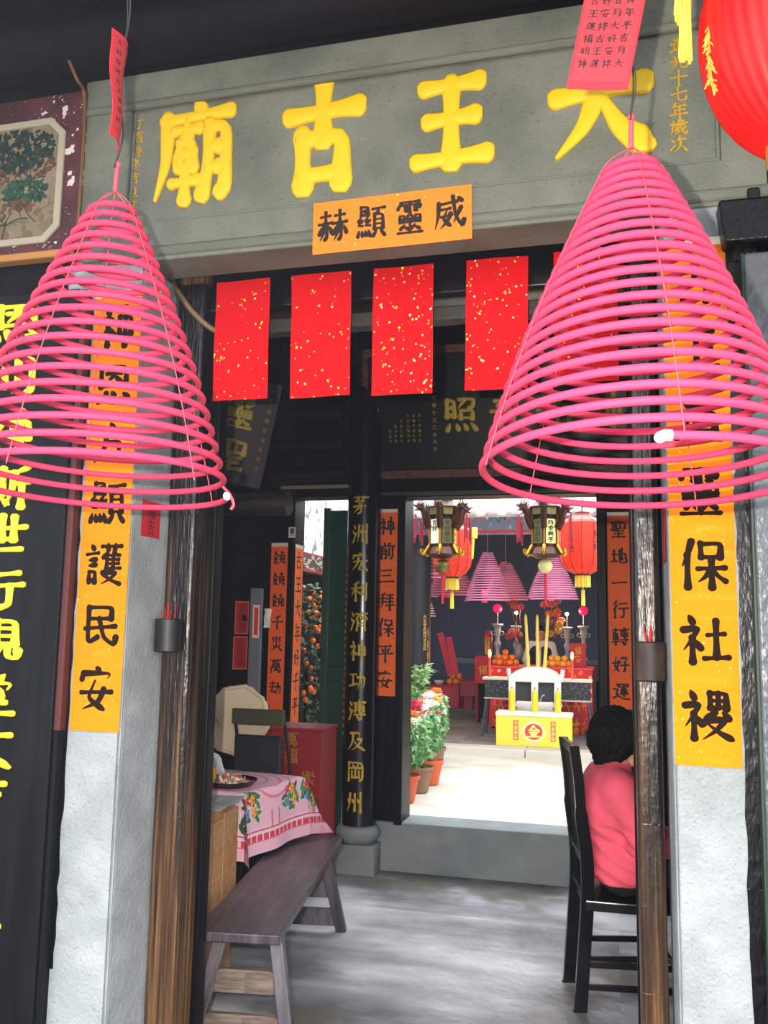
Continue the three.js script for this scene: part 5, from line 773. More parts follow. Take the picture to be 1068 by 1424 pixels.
  const red = (px, py, rx, ry, l, text, sideT) => {
    const z = -7.1, c = onZ(px, py, z), s = sizeAt(c), L = thing('red_lantern', l, 'lantern', [c.x, c.y, z], 'red courtyard lanterns'), prof = [[0.3, 1.0], [0.34, 1.02], [0.36, 0.98], [0.9, 0.78], [1, 0.7], [1, -0.3], [0.92, -0.62], [0.7, -0.86], [0.38, -1], [0.3, -1]].map(([a, b]) => [a * rx * s, b * ry * s]);
    const sh = part(L, 'shade', toCreasedNormals(lathe(prof, 12), 0.3), redMat); const rib = [], ink = plain(0x7a1008, 0.7); for (let i = 0; i < 12; i++) { const a = i / 12 * 6.2832; for (let k = 2; k < 8; k++) rib.push(rod([Math.sin(a) * prof[k][0] * 1.005, prof[k][1], Math.cos(a) * prof[k][0] * 1.005], [Math.sin(a) * prof[k + 1][0] * 1.005, prof[k + 1][1], Math.cos(a) * prof[k + 1][0] * 1.005], 0.5 * s, 4)); } part(sh, 'ribs', rib, ink);
    text.forEach(([ch, dx, dy]) => { const q = 12 * s, a = Math.asin(Math.max(-0.95, Math.min(0.95, dx / rx))), m = part(sh, 'character', reliefChar(ch, q, q, 0.003, 8), ink, 'dark character ' + ch); m.position.set(Math.sin(a) * rx * s * 0.985 - q / 2, dy * s, Math.cos(a) * rx * s * 0.985); });
    part(L, 'collar', [at(new THREE.CylinderGeometry(0.32 * rx * s, 0.32 * rx * s, 5 * s, 16), 0, ry * s * 1.03, 0), at(new THREE.CylinderGeometry(0.34 * rx * s, 0.34 * rx * s, 4 * s, 16), 0, -ry * s * 1.02, 0)], plain(0x5a1410, 0.5));
    part(L, 'fringe', fringe(0.3 * rx * s, 17 * s, 26).map((g) => at(g, 0, -ry * s * 1.04, 0)), yellowSilk, 'yellow fringe'); part(L, 'tassel', [rod([0, -ry * s, 0], [0, -ry * s - 22 * s, 0], 0.7 * s, 5), rod([0, -ry * s - 22 * s, 0], [0, -ry * s - 44 * s, 0], 2.4 * s, 8, 2.8 * s)], yellowSilk, 'long yellow tassel');
    if (sideT) part(L, 'side_tassel', [at(bx(-5 * s, 5 * s, 0, 15 * s, -3 * s, 3 * s, 0.01), rx * s + 2 * s, 16 * s, 0), rod([rx * s + 1 * s, 16 * s, 0], [rx * s - 1 * s, -12 * s, 0], 2.4 * s, 7)], yellowSilk, 'yellow side tassel'); part(L, 'cord', rod([0, ry * s, 0], [0, 3.75 - c.y, 0], 0.006, 6), plain(0x701010, 0.6));
  };
  red(629, 765, 28, 37, 'round red lantern with yellow fringe behind the dark gilt lantern', [], true); red(810, 757, 32, 41, 'red paper lantern with dark characters and yellow fringe', [['年', 16, 6], ['有', 15, -9], ['平', -15, 0], ['吉', -13, -13], ['安', 27, -22]], false);
}
// ------------------------------------------------------------------ incense hall
{ // far coils
  const mat = { pink: plain(0xe088b0, 0.85), pale: plain(0xe8d0d0, 0.85), tan: plain(0xd0a078, 0.85) }, tagM = plain(0xe0506a, 0.7);  // far pink is paled to carry the haze in its colour
  for (const [px, y0, y1, rp, col, z, l, turns] of [[573, 781, 832, 24, 'tan', -9.0, 'tan far coil beside the black hall column', 14], [584, 838, 858, 22, 'pale', -9.6, 'flat pale coil below the tan coil', 6], [612, 748, 806, 30, 'pale', -9.4, 'pale far coil half hidden by the round red lantern', 12], [628, 775, 829, 34, 'pink', -10.3, 'pink far coil under the round red lantern', 16], [678, 768, 836, 31, 'pink', -8.9, 'pink far coil in the middle with a paper tag', 21], [703, 782, 834, 31, 'pink', -9.75, 'pink far coil partly behind the middle one', 17], [768, 770, 834, 35, 'pink', -8.8, 'pink far coil under the pale gilt lantern', 21]]) {
    const c = onZ(px, y0, z), b = onZ(px, y1, z), s = sizeAt(c), C = thing('incense_coil', l, 'incense coil', [c.x, c.y, z], 'incense coils in the far hall'), { geo } = coilGeo(rp * s, c.y - b.y, turns, 0.85 * s, rnd() * 6, (y1 - y0) < 30 ? rp * s * 0.7 : 6 * s);
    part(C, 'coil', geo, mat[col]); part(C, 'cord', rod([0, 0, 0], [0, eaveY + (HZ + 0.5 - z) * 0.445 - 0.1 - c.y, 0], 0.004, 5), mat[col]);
    part(C, 'paper_tag', bx(-4 * s, 4 * s, b.y - c.y - 3 * s, b.y - c.y + 15 * s, rp * s * 0.9, rp * s * 0.9 + 0.004, 0), col === 'tan' ? plain(0xe0806c, 0.7) : tagM);
  }
}
{ // columns of the hall with gold lettering
  const z = -8.95, x1 = onZ(598, 900, z).x, r = 0.22, C = struct('hall_column', cyl(x1 - r, HY, 4, z, r, r, 32), plain(0x15171c, 0.5), 'black hall column with gold lettering behind the flower pots', 'column');
  part(C, 'column_base', at(lathe([[0.2, 0], [0.3, 0.02], [0.34, 0.1], [0.3, 0.2], [0.25, 0.22], [0.3, 0.26], [0.3, 0.32], [0.22, 0.34]], 28), x1 - r, HY, z), M.hallFloor);
  const gy = plain(0xc8a44a, 0.5); for (let i = 0; i < 9; i++) { const p = onZ(588, 860 + i * 5.5, z + r), s = 0.045, m = part(C, 'small_character', reliefChar([...'大王年古神月吉立日'][i], s, s, 0.004, 8), gy); m.position.set(p.x, p.y, z + r - 0.015); }
  part(C, 'gold_edge', [0, 1, 2, 3, 4].map((i) => bx(x1 - 0.03, x1 - 0.012, onZ(595, 945 - i * 16, z).y - 0.03, onZ(595, 945 - i * 16, z).y + 0.06, z + 0.07, z + 0.085, 0.003)), gy); part(C, 'orange_edge', bx(x1 - 2 * r - 0.02, x1 - 2 * r + 0.05, HY + 0.4, 2.3, z + 0.1, z + 0.13, 0.004), plain(0xf08030, 0.7));
}
{ // yellow altar box with candles
  const z = -9.08, q = box4(692, 796, 990, 1033, z), w = q.x1 - q.x0, h = q.y1 - HY, s = sizeAt(onZ(744, 1010, z)), X = thing('altar_box', 'yellow altar box with a red round emblem', 'altar box', [(q.x0 + q.x1) / 2, HY, z]);
  const t = canvasTex(512, 224, (x, W, H) => { x.fillStyle = '#f2e04a'; x.fillRect(0, 0, W, H); x.fillStyle = '#e8d890'; x.beginPath(); x.moveTo(W / 2, 4); x.lineTo(W / 2 + 100, H / 2); x.lineTo(W / 2, H - 4); x.lineTo(W / 2 - 100, H / 2); x.fill(); x.fillStyle = '#f4e8b0'; x.beginPath(); x.arc(W / 2, H / 2, 78, 0, 7); x.fill(); x.fillStyle = '#d84a2a'; x.beginPath(); x.arc(W / 2, H / 2, 60, 0, 7); x.fill(); inkChar(x, '金', W / 2 - 42, H / 2 - 44, 84, 86, 9, '#f6e488'); for (const k of [118, 370]) { x.fillStyle = '#d86a3c'; x.fillRect(k, 30, 34, 150); [...'大吉年安'].forEach((c, i) => inkChar(x, c, k + 4, 36 + i * 36, 26, 30, 8, '#f6e0a0')); } });
  part(X, 'front_cloth', bx(-w / 2, w / 2, 0, h - 0.05, 0.14, 0.145, 0), plain(0xf2d61e, 0.7)); const f = part(X, 'emblem_front', at(new THREE.BoxGeometry(w, h - 0.05, 0.004), 0, (h - 0.05) / 2, 0.149), std({ map: t, roughness: 0.65 })); part(X, 'carcase', bx(-w / 2, w / 2, 0, h - 0.05, -0.14, 0.14, 0.006), plain(0xe6c81c, 0.7)); part(X, 'top', bx(-w / 2 - 0.01, w / 2 + 0.01, h - 0.05, h, -0.16, 0.16, 0.01), plain(0xf2efe0, 0.6), 'white top');
  for (const [px, l] of [[712, 'stout yellow candle on the altar box, beside the trough leg'], [744, 'stout yellow candle in the middle of the altar box'], [776, 'stout yellow candle on the altar box, at the red barrel end']]) { const c = onZ(px, 990, z), K = thing('altar_candle', l, 'candle', [c.x, q.y1, z], 'candles on the altar box'); part(K, 'wax', lathe([[0, 0], [4.2 * s, 0], [4.2 * s, 24 * s], [2.5 * s, 30 * s], [0, 31 * s]], 16), plain(0xf4dc28, 0.5)); part(K, 'wick', rod([0, 30 * s, 0], [0, 34 * s, 0], 0.6 * s, 5), plain(0x222222, 0.8)); }
}
{ // incense trough on legs, white censer with three tall sticks
  const z = -9.95, q = box4(673, 824, 943, 971, z), w = q.x1 - q.x0, cx = (q.x0 + q.x1) / 2, T = thing('incense_trough', 'long black incense trough with white rims on thin legs', 'incense trough', [cx, HY, z]), m = texture(128, (u, v) => { const n = vnoise(u * 60, v * 60, 60); return n > 0.86 ? [190, 190, 190] : mixc([34, 36, 40], [62, 64, 70], n); }, true, 0.6), y0 = q.y0 - HY, y1 = q.y1 - HY;
  part(T, 'trough_box', bx(-w / 2 + 0.03, w / 2 - 0.03, y0, y1 - 0.03, -0.14, 0.14, 0.006), std({ map: m, roughness: 0.5 })); part(T, 'rim', bx(-w / 2, w / 2, y1 - 0.035, y1, -0.17, 0.17, 0.006), plain(0xe8e6e2, 0.6), 'white rim'); part(T, 'lower_rim', bx(-w / 2 + 0.02, w / 2 - 0.02, y0 - 0.02, y0, -0.15, 0.15, 0.004), plain(0xd8d6d2, 0.6)); for (const sx of [-1, 1]) for (const sz of [-1, 1]) part(T, 'leg', rod([sx * (w / 2 - 0.06), y0, sz * 0.12], [sx * (w / 2 - 0.0), 0, sz * 0.2], 0.022, 8), plain(0x4a4c50, 0.5));
  const cz = -9.52, c = box4(710, 780, 928, 982, cz), W = c.x1 - c.x0, C = thing('white_censer', 'white stone censer with a rounded top and two dark carved panels', 'censer', [(c.x0 + c.x1) / 2, HY, cz]), white = plain(0xf2f0ec, 0.7), h0 = onZ(744, 985, cz).y - HY, h1 = onZ(744, 947, cz).y - HY, h2 = onZ(744, 928, cz).y - HY, dark = std({ map: canvasTex(256, 128, (x) => { x.fillStyle = '#34363a'; x.fillRect(0, 0, 256, 128); x.strokeStyle = '#b8b8b8'; x.lineWidth = 3; for (let i = 0; i < 9; i++) { x.beginPath(); x.arc(30 + i * 25, 60 + 14 * Math.sin(i), 11, 0, 5); x.stroke(); } x.strokeRect(12, 12, 232, 104); }), roughness: 0.6 });
  const dome = new THREE.Shape(); dome.moveTo(-W / 2, h1); dome.absellipse(0, h1, W / 2, h2 - h1, Math.PI, 0, true); dome.closePath(); part(C, 'domed_top', at(new THREE.ExtrudeGeometry(dome, { depth: 0.28, bevelEnabled: true, bevelSize: 0.01, bevelThickness: 0.01, bevelSegments: 2 }), 0, 0, -0.14), white);
  for (const x of [-W / 2 + 0.035, 0, W / 2 - 0.035]) part(C, 'upright', bx(x - 0.045, x + 0.045, 0.25, h1 + 0.02, 0.1, 0.16, 0.01), white); part(C, 'bowl', at(lathe([[0.1, 0], [0.28, 0.05], [0.36, 0.16], [0.34, 0.22]], 28).scale(1, 1, 0.42), 0, h0 - 0.12, 0), white); for (const s of [-1, 1]) { part(C, 'carved_panel', bx(s * W / 4 - W / 4 + 0.05, s * W / 4 + W / 4 - 0.05, h0, h1 - 0.01, 0.08, 0.1, 0.004), dark, 'dark carved panel'); part(C, 'foot', rod([s * 0.18, h0 - 0.1, 0], [s * 0.26, 0, 0], 0.05, 10), white); } for (const s of [-1, 1]) part(C, 'handle', rod([s * (W / 2 + 0.01), h1, 0], [s * (W / 2 + 0.03), h1 + 0.16, 0], 0.03, 8), white);
  for (const [a, b, d, e, l] of [[735, 931, 731, 856, 'leaning'], [748, 929, 747, 857, 'upright'], [757, 931, 762, 856, 'outward leaning']]) { const p0 = onZ(a, b, cz + 0.02), p1 = onZ(d, e, cz + 0.02), r = 2.6 * sizeAt(p0); solo('giant_incense_stick', l + ' tall yellow incense stick in the white censer', 'incense stick', [rod([0, 0, 0], p1.clone().sub(p0), r, 10, r * 0.8), at(new THREE.ConeGeometry(r * 0.8, r * 2, 8), p1.x - p0.x, p1.y - p0.y + r, p1.z - p0.z)], plain(0xf0e070, 0.6), [p0.x, p0.y - 0.02, p0.z]); }
}
{ // offering table, fruit, candles
  const z = -11.2, q = box4(686, 824, 926, 1000, z), w = q.x1 - q.x0, cx = (q.x0 + q.x1) / 2, top = q.y1, T = thing('offering_table', 'offering table in a red cloth with gold writing', 'table', [cx, HY, z]);
  const cl = std({ map: canvasTex(512, 288, (x, W, H) => { x.fillStyle = '#c81c30'; x.fillRect(0, 0, W, H); flecks(x, W, H * 0.5, 90, ['#e86a3c', '#f0a050', '#f4c080'], 4, 12); for (let i = 0; i < 9; i++) [...'大吉年安'].forEach((c, k) => inkChar(x, c, 14 + i * 56, 150 + k * 33, 26, 28, 8, i % 2 ? '#f08a3c' : '#e86a30')); }), roughness: 0.6 });
  part(T, 'cloth_front', at(new THREE.BoxGeometry(w, top - HY - 0.06, 0.02), 0, (top - HY) / 2, 0.4), cl); for (const s of [-1, 1]) part(T, 'cloth_side', bx(s * w / 2 - 0.01, s * w / 2 + 0.01, 0.03, top - HY - 0.03, -0.4, 0.4, 0), plain(0xb81828, 0.6)); part(T, 'table_top', bx(-w / 2 - 0.03, w / 2 + 0.03, top - HY - 0.03, top - HY, -0.43, 0.43, 0.006), plain(0xd84a50, 0.5)); for (const sx of [-1, 1]) for (const sz of [-1, 1]) part(T, 'leg', bx(sx * (w / 2 - 0.06) - 0.03, sx * (w / 2 - 0.06) + 0.03, 0, top - HY - 0.03, sz * 0.34 - 0.03, sz * 0.34 + 0.03), M.darkWood);
  const orange = plain(0xf08418, 0.55), yel = plain(0xf4b838, 0.55), R = 0.05, leafS = plain(0x3a6a2a, 0.7), og = new THREE.SphereGeometry(R, 14, 10); og.scale(1, 0.92, 1);
  const pile = (px, n, mat, nm) => { const c = onZ(px, 925, z + 0.1); let k = 0; for (const [lvl, cnt] of [[0, 7], [1, 4], [2, 1]]) for (let i = 0; i < cnt && k < n; i++, k++) { const a = i / Math.max(1, cnt - (lvl ? 0 : 1)) * 6.283, q2 = lvl === 0 ? (i === 6 ? 0 : 0.1) : lvl === 1 ? 0.06 : 0; const m = solo(nm === 'pomelo' ? 'yellow_orange' : 'orange', nm === 'pomelo' ? 'yellowish orange in the pile before the red folder' : 'orange in the pile beside the candlesticks', 'fruit', og, mat, [c.x + Math.cos(a) * q2 * 1.6, top + R * 0.95 + lvl * 0.075, z + 0.1 + Math.sin(a) * q2], nm === 'pomelo' ? 'yellowish oranges on the offering table' : 'oranges on the offering table'); } };
  pile(703, 12, orange, 'orange'); pile(776, 10, yel, 'pomelo');
  const b0 = box4(793, 815, 895, 928, z + 0.05), F = solo('red_folder', 'red upright folder with gold characters on the offering table', 'folder', bx(-(b0.x1 - b0.x0) / 2, (b0.x1 - b0.x0) / 2, 0, b0.y1 - b0.y0, -0.02, 0.02, 0.004), std({ map: canvasTex(96, 128, (x) => { x.fillStyle = '#a81c30'; x.fillRect(0, 0, 96, 128); [...'福安'].forEach((c, i) => inkChar(x, c, 28, 20 + i * 46, 40, 40, 7, '#c88a3c')); }), roughness: 0.6 }), [(b0.x0 + b0.x1) / 2, top + 0.001, z + 0.05]); { const uv = F.geometry.attributes.uv, p = F.geometry.attributes.position; for (let i = 0; i < uv.count; i++) uv.setXY(i, p.getX(i) / (b0.x1 - b0.x0) + 0.5, p.getY(i) / (b0.y1 - b0.y0)); }
  // lit candles standing on the trough
  for (const [px, l] of [[681, 'lit red candle on the plain end of the trough'], [796, 'lit red candle on the trough before the red folder']]) { const tz = -9.95, p = onZ(px, 943, tz), s = sizeAt(p), K = thing('red_candle', l, 'candle', [p.x, onZ(748, 943, tz).y, tz], 'lit red candles'); const wx = part(K, 'wax', rod([0, 0, 0], [0, 26 * s, 0], 1.9 * s, 8), plain(0xe06058, 0.5)); part(wx, 'flame', at(new THREE.SphereGeometry(2.2 * s, 8, 8).scale(1, 2.6, 1), 0, 32 * s, 0), std({ color: 0xffc060, emissive: 0xffb050, emissiveIntensity: 1.2 })); const L = new THREE.PointLight(0xffb060, 0.15); L.position.set(0, 32 * s, 0); L.castShadow = true; K.add(L); }
  // altar table with candlesticks
  const az = -12.5, ay = onZ(700, 916, az).y, A = thing('altar_table', 'dark altar table behind the offering table', 'table', [onZ(752, 916, az).x, HY, az]); part(A, 'table_top', bx(-1.05, 1.05, ay - HY - 0.06, ay - HY, -0.35, 0.35, 0.01), plain(0x4a5058, 0.5)); part(A, 'apron', bx(-1.0, 1.0, ay - HY - 0.3, ay - HY - 0.06, 0.28, 0.31, 0.006), plain(0x6a1c20, 0.6)); for (const x of [-0.95, 0.95]) part(A, 'leg', bx(x - 0.04, x + 0.04, 0, ay - HY - 0.06, -0.3, 0.3, 0.01), M.darkWood);
  const pewter = plain(0xb4b6bc, 0.45, { metalness: 0.15 });
  for (const [px, yb, yt, bulb, l] of [[692, 916, 868, 1, 'pewter candlestick with a red ball lamp beside the pile of oranges'], [718, 916, 870, 0, 'pewter candlestick with a lit bulb beside the pile of oranges'], [789, 916, 870, 0, 'pewter candlestick with a lit bulb behind the red folder'], [812, 916, 868, 1, 'pewter candlestick with a red ball lamp behind the red folder']]) {
    const p = onZ(px, yb, az), s = sizeAt(p), h = (yb - yt) * s, K = thing('candlestick', l, 'candlestick', [p.x, ay, az], 'pewter candlesticks on the altar'), u = h / 48;
    const stem = part(K, 'stem', lathe([[0, 0], [6 * u, 0], [6 * u, 3 * u], [3 * u, 6 * u], [2.5 * u, 12 * u], [4.5 * u, 18 * u], [5 * u, 22 * u], [2.6 * u, 25 * u], [3.2 * u, 30 * u], [4.5 * u, 40 * u], [5 * u, 44 * u], [8 * u, 46 * u], [8 * u, 48 * u], [0, 48 * u]], 16), pewter); for (const k of [-1, 1]) part(stem, 'ear', at(new THREE.TorusGeometry(2.6 * u, 0.8 * u, 6, 12), k * 6 * u, 35 * u, 0), pewter); part(K, 'rod', rod([0, h, 0], [0, h + 16 * s, 0], 0.7 * s, 6), pewter);
    if (bulb) part(K, 'ball_lamp', at(new THREE.SphereGeometry(6.3 * s, 16, 12), 0, h + 21 * s, 0), std({ color: 0xe01848, roughness: 0.4, emissive: 0xd01040, emissiveIntensity: 0.25 }), 'red ball lamp'); else { part(K, 'bulb', at(new THREE.SphereGeometry(2.6 * s, 12, 10), 0, h + 18 * s, 0), std({ color: 0xfff0d8, emissive: 0xffe0b8, emissiveIntensity: 1.0 }), 'lit bulb'); const L = new THREE.PointLight(0xffd8a8, 0.3); L.position.set(0, h + 18 * s, 0); L.castShadow = true; K.add(L); }
  }
  // red and gold flower sprays
  for (const [px, py, n, l] of [[722, 862, 8, 'spray of dusty red paper flowers beside the tall incense sticks'], [766, 858, 13, 'spray of red and yellow paper flowers behind the tall incense sticks']]) {
    const p = onZ(px, py, -12.3), s = sizeAt(p), F2 = thing('flower_spray', l, 'paper flowers', [p.x, ay, -12.3], 'paper flower sprays on the altar'); part(F2, 'vase', lathe([[0, 0], [0.05, 0], [0.09, 0.1], [0.04, 0.22], [0.06, 0.26]], 16), pewter); const big = mumHead(0.07), st = []; const mats = [plain(0xc85058, 0.7), plain(0xd8703c, 0.7), plain(0xe8c058, 0.7), plain(0xb85868, 0.7)]; for (let i = 0; i < n; i++) { const a = rnd() * 6.3, e = V3(rr(-16, 16) * s, p.y - ay + rr(-24, 28) * s, rr(-0.15, 0.15)); st.push(rod([0, 0.22, 0], e, 0.006, 4)); const m = part(F2, 'flower', big, mats[(px > 740 && e.y < p.y - ay - 8 * s) ? 2 : i % 2 ? 0 : i % 3 ? 1 : 3]); m.position.copy(e); m.rotation.set(1.1, a, 0); } part(F2, 'stems', st, plain(0x7a3a3a, 0.7)); }
}
{ // side of the hall: red chest, drapes, red stand, benches, barrel
  const z = -14.2, q = box4(588, 642, 951, 984, z), w = q.x1 - q.x0, X = thing('red_chest', 'plain red chest on the hall floor beyond the flower pots', 'chest', [(q.x0 + q.x1) / 2, HY, z]), red = plain(0xb41c30, 0.55); part(X, 'chest_body', bx(-w / 2, w / 2, 0, q.y1 - HY - 0.03, -0.3, 0.3, 0.01), red); part(X, 'lid', bx(-w / 2 - 0.02, w / 2 + 0.02, q.y1 - HY - 0.03, q.y1 - HY, -0.32, 0.32, 0.01), red);
  const o = onZ(633, 945, z), og = new THREE.SphereGeometry(0.06, 12, 8); for (const [dx, dy] of [[-0.1, 0], [0.022, 0], [0.144, 0], [-0.039, 0.106], [0.083, 0.106]]) solo('orange', 'orange in the little pile on the plain red chest', 'fruit', og, plain(0xe87818, 0.55), [o.x + dx, q.y1 + 0.055 + dy, z + 0.05], 'oranges on the red chest'); solo('white_bowl', 'white bowl on the plain red chest', 'bowl', lathe([[0, 0], [0.06, 0], [0.1, 0.07], [0.094, 0.07], [0.05, 0.01]], 18), plain(0xf0f0ee, 0.4), [onZ(622, 945, z).x - 0.14, q.y1 + 0.001, z + 0.1]);
  const st = box4(647, 657, 945, 982, -13.6), S = thing('red_stand', 'narrow red stand beside the plain red chest', 'stand', [(st.x0 + st.x1) / 2, HY, -13.6]); part(S, 'stand_top', bx(-0.14, 0.14, st.y1 - HY - 0.3, st.y1 - HY, -0.14, 0.14, 0.01), plain(0x8a2030, 0.6)); part(S, 'stem', bx(-0.08, 0.08, 0, st.y1 - HY - 0.3, -0.08, 0.08, 0.01), plain(0x7a1c2c, 0.6));
  for (const [a, b, c, d, l] of [[612, 880, 627, 940, 'long dark red banner hanging aslant in the incense hall'], [624, 886, 634, 936, 'bright red banner hanging aslant in the incense hall']]) { const hz = a === 612 ? -13.2 : -13, p = onZ(a, b, hz), e = onZ(c, d, hz); solo('hanging_banner', l, 'banner', bar([0, 0, 0], [e.x - p.x, e.y - p.y, 0], 0.11, 0.01, V3(0, 0, 1)), plain(0xc02038, 0.6), [p.x, p.y, hz], 'red banners in the hall'); solo('banner_cord', 'cord holding the ' + (a === 612 ? 'dark' : 'bright') + ' red banner', 'cord', rod([0, 0, 0], [-0.1, 5.2 - p.y, 0], 0.006, 5), plain(0x501820, 0.7), [p.x, p.y, hz]); }
  const tb = box4(636, 664, 914, 922, -15.2), T2 = thing('grey_table', 'grey stone table in the dim side of the hall', 'table', [(tb.x0 + tb.x1) / 2, HY, -15.2]); part(T2, 'table_top', bx(-0.35, 0.35, tb.y0 - HY, tb.y1 - HY, -0.25, 0.25, 0.01), plain(0x5c6470, 0.6)); for (const x of [-0.3, 0.3]) part(T2, 'leg', bx(x - 0.03, x + 0.03, 0, tb.y0 - HY, -0.2, 0.2, 0.01), plain(0x4a505c, 0.6));
  const rs = box4(662, 685, 912, 950, -11.6), R3 = thing('red_altar_stand', 'red stand with a gold character beside the offering table', 'stand', [(rs.x0 + rs.x1) / 2, HY, -11.6]), rw = (rs.x1 - rs.x0) / 2; part(R3, 'stand_body', bx(-rw, rw, rs.y0 - HY, rs.y1 - HY, -0.15, 0.15, 0.01), plain(0xb01828, 0.55)); for (const x of [-rw + 0.03, rw - 0.03]) part(R3, 'leg', bx(x - 0.025, x + 0.025, 0, rs.y0 - HY, -0.12, 0.12, 0.005), plain(0x701420, 0.6)); { const m = part(R3, 'character', reliefChar('福', 0.14, 0.14, 0.006, 7), plain(0xd8a030, 0.5), 'gold character'); m.position.set(-0.07, (rs.y0 + rs.y1) / 2 - HY - 0.07, 0.15); }
  const cy = box4(672, 685, 885, 912, -11.6), V = thing('brass_urn', 'tall brass urn with a red cover on the red stand', 'urn', [(cy.x0 + cy.x1) / 2, rs.y1, -11.6]); part(V, 'urn', lathe([[0, 0], [0.07, 0], [0.075, 0.02], [0.075, 0.3], [0, 0.3]], 20), plain(0xa06a30, 0.35, { metalness: 0.6 })); part(V, 'cover', at(lathe([[0.08, 0], [0.085, 0.02], [0.05, 0.09], [0, 0.11]], 18), 0, 0.3, 0), plain(0xb02038, 0.6));
  for (const [px, l] of [[705, 'red paper barrel under the trough, plain end'], [795, 'red paper barrel with rows of writing under the trough']]) { const p = onZ(px, 985, -10.45), s = sizeAt(p), B = thing('red_barrel', l, 'barrel', [p.x, HY, -10.45], 'red barrels by the trough'), hh = onZ(px, 972, -10.6).y - HY; part(B, 'barrel_body', lathe([[0, 0], [0.17, 0], [0.2, hh * 0.5], [0.18, hh], [0, hh]], 24), std({ map: canvasTex(256, 96, (x) => { x.fillStyle = '#d03038'; x.fillRect(0, 0, 256, 96); for (let i = 0; i < 8; i++) [...'大吉'].forEach((c, k) => inkChar(x, c, i * 32 + 4, 10 + k * 40, 24, 30, 8, '#f0a040')); }), roughness: 0.6 })); part(B, 'hoop', at(new THREE.TorusGeometry(0.19, 0.008, 6, 24).rotateX(Math.PI / 2), 0, hh * 0.85, 0), plain(0xe0a030, 0.5)); }
}
// ------------------------------------------------------------------ figures
function meshField(fn, lo, hi, cell) {
  const size = Math.max(hi[0] - lo[0], hi[1] - lo[1], hi[2] - lo[2]), n = Math.ceil(size / cell) + 4, half = n / 2, S = size * n / (n - 4) / 2, c = [0, 1, 2].map((k) => (lo[k] + hi[k]) / 2);
  const mc = new MarchingCubes(n, new THREE.MeshStandardMaterial(), false, false, 300000); mc.isolation = 0;
  for (let z = 0; z < n; z++) for (let y = 0; y < n; y++) for (let x = 0; x < n; x++) { const p = [(x - half) / half * S + c[0], (y - half) / half * S + c[1], (z - half) / half * S + c[2]]; mc.field[x + y * n + z * n * n] = (p[0] < lo[0] - cell || p[0] > hi[0] + cell || p[1] < lo[1] - cell || p[1] > hi[1] + cell || p[2] < lo[2] - cell || p[2] > hi[2] + cell) ? -0.05 : -fn(p[0], p[1], p[2]); }
  mc.update(); const k = mc.count, a = new Float32Array(k * 3); for (let i = 0; i < k; i++) for (let j = 0; j < 3; j++) a[3 * i + j] = mc.positionArray[3 * i + j] * S + c[j];
  let g = new THREE.BufferGeometry(); g.setAttribute('position', new THREE.BufferAttribute(a, 3)); g = mergeVertices(g, cell * 0.02); g.computeVertexNormals(); const q = g.toNonIndexed(); q.setAttribute('uv', new THREE.BufferAttribute(new Float32Array(q.attributes.position.count * 2), 2)); return q;
}
function cap(x, y, z, c) { const [ax, ay, az, bx_, by, bz, ra, rb] = c, dx = bx_ - ax, dy = by - ay, dz = bz - az, px = x - ax, py = y - ay, pz = z - az, L = dx * dx + dy * dy + dz * dz || 1e-9, t = Math.max(0, Math.min(1, (px * dx + py * dy + pz * dz) / L)); return Math.hypot(px - dx * t, py - dy * t, pz - dz * t) - (ra + (rb - ra) * t); }
const smin = (a, b, k) => { const h = Math.max(k - Math.abs(a - b), 0) / k; return Math.min(a, b) - h * h * k * 0.25; };
const field = (caps, k = 0.05, extra = 0) => (x, y, z) => { let d = 9; for (const c of caps) d = smin(d, cap(x, y, z, c), k); return d - extra; };
function bounds(caps, m) { const lo = [9, 9, 9], hi = [-9, -9, -9]; for (const c of caps) for (let k = 0; k < 3; k++) { lo[k] = Math.min(lo[k], c[k] - c[6] - m, c[3 + k] - c[7] - m); hi[k] = Math.max(hi[k], c[k] + c[6] + m, c[3 + k] + c[7] + m); } return [lo, hi]; }
const grow = (caps, e, k, cell, wrinkle, hem = -9) => { const f = field(caps, k, e), [lo, hi] = bounds(caps, e + 0.03); return meshField(wrinkle ? (x, y, z) => Math.max(f(x, y, z) + wrinkle(x, y, z), hem - y) : f, lo, hi, cell); };
function handGeo(w, dir, side, palmDown, cell = 0.004) {     // five fingers, a little curled, wrist at w
  const D = V3(...dir).normalize(), S = V3(...side).normalize(), N = V3().crossVectors(D, S).normalize().multiplyScalar(palmDown), P = (a, b, c) => { const v = V3(...w).addScaledVector(D, a).addScaledVector(S, b).addScaledVector(N, c); return [v.x, v.y, v.z]; };
  const l = [[...P(0, 0, 0), ...P(0.03, 0, 0), 0.025, 0.026], [...P(0.03, -0.018, 0), ...P(0.078, -0.026, 0), 0.02, 0.014], [...P(0.03, 0.018, 0), ...P(0.078, 0.026, 0), 0.02, 0.014], [...P(0.05, 0, 0), ...P(0.08, 0, 0), 0.018, 0.016]];
  [[-0.03, 0.056], [-0.01, 0.07], [0.011, 0.066], [0.03, 0.05]].forEach(([b, L]) => { l.push([...P(0.08, b, 0), ...P(0.08 + L * 0.5, b * 1.05, 0.008), 0.0095, 0.009], [...P(0.08 + L * 0.5, b * 1.05, 0.008), ...P(0.08 + L * 0.9, b * 1.05, 0.034), 0.009, 0.0075]); });
  l.push([...P(0.02, -0.026, 0.004), ...P(0.05, -0.05, 0.014), 0.013, 0.0105], [...P(0.05, -0.05, 0.014), ...P(0.075, -0.052, 0.026), 0.0105, 0.0085]);
  return grow(l, 0, 0.008, cell);
}
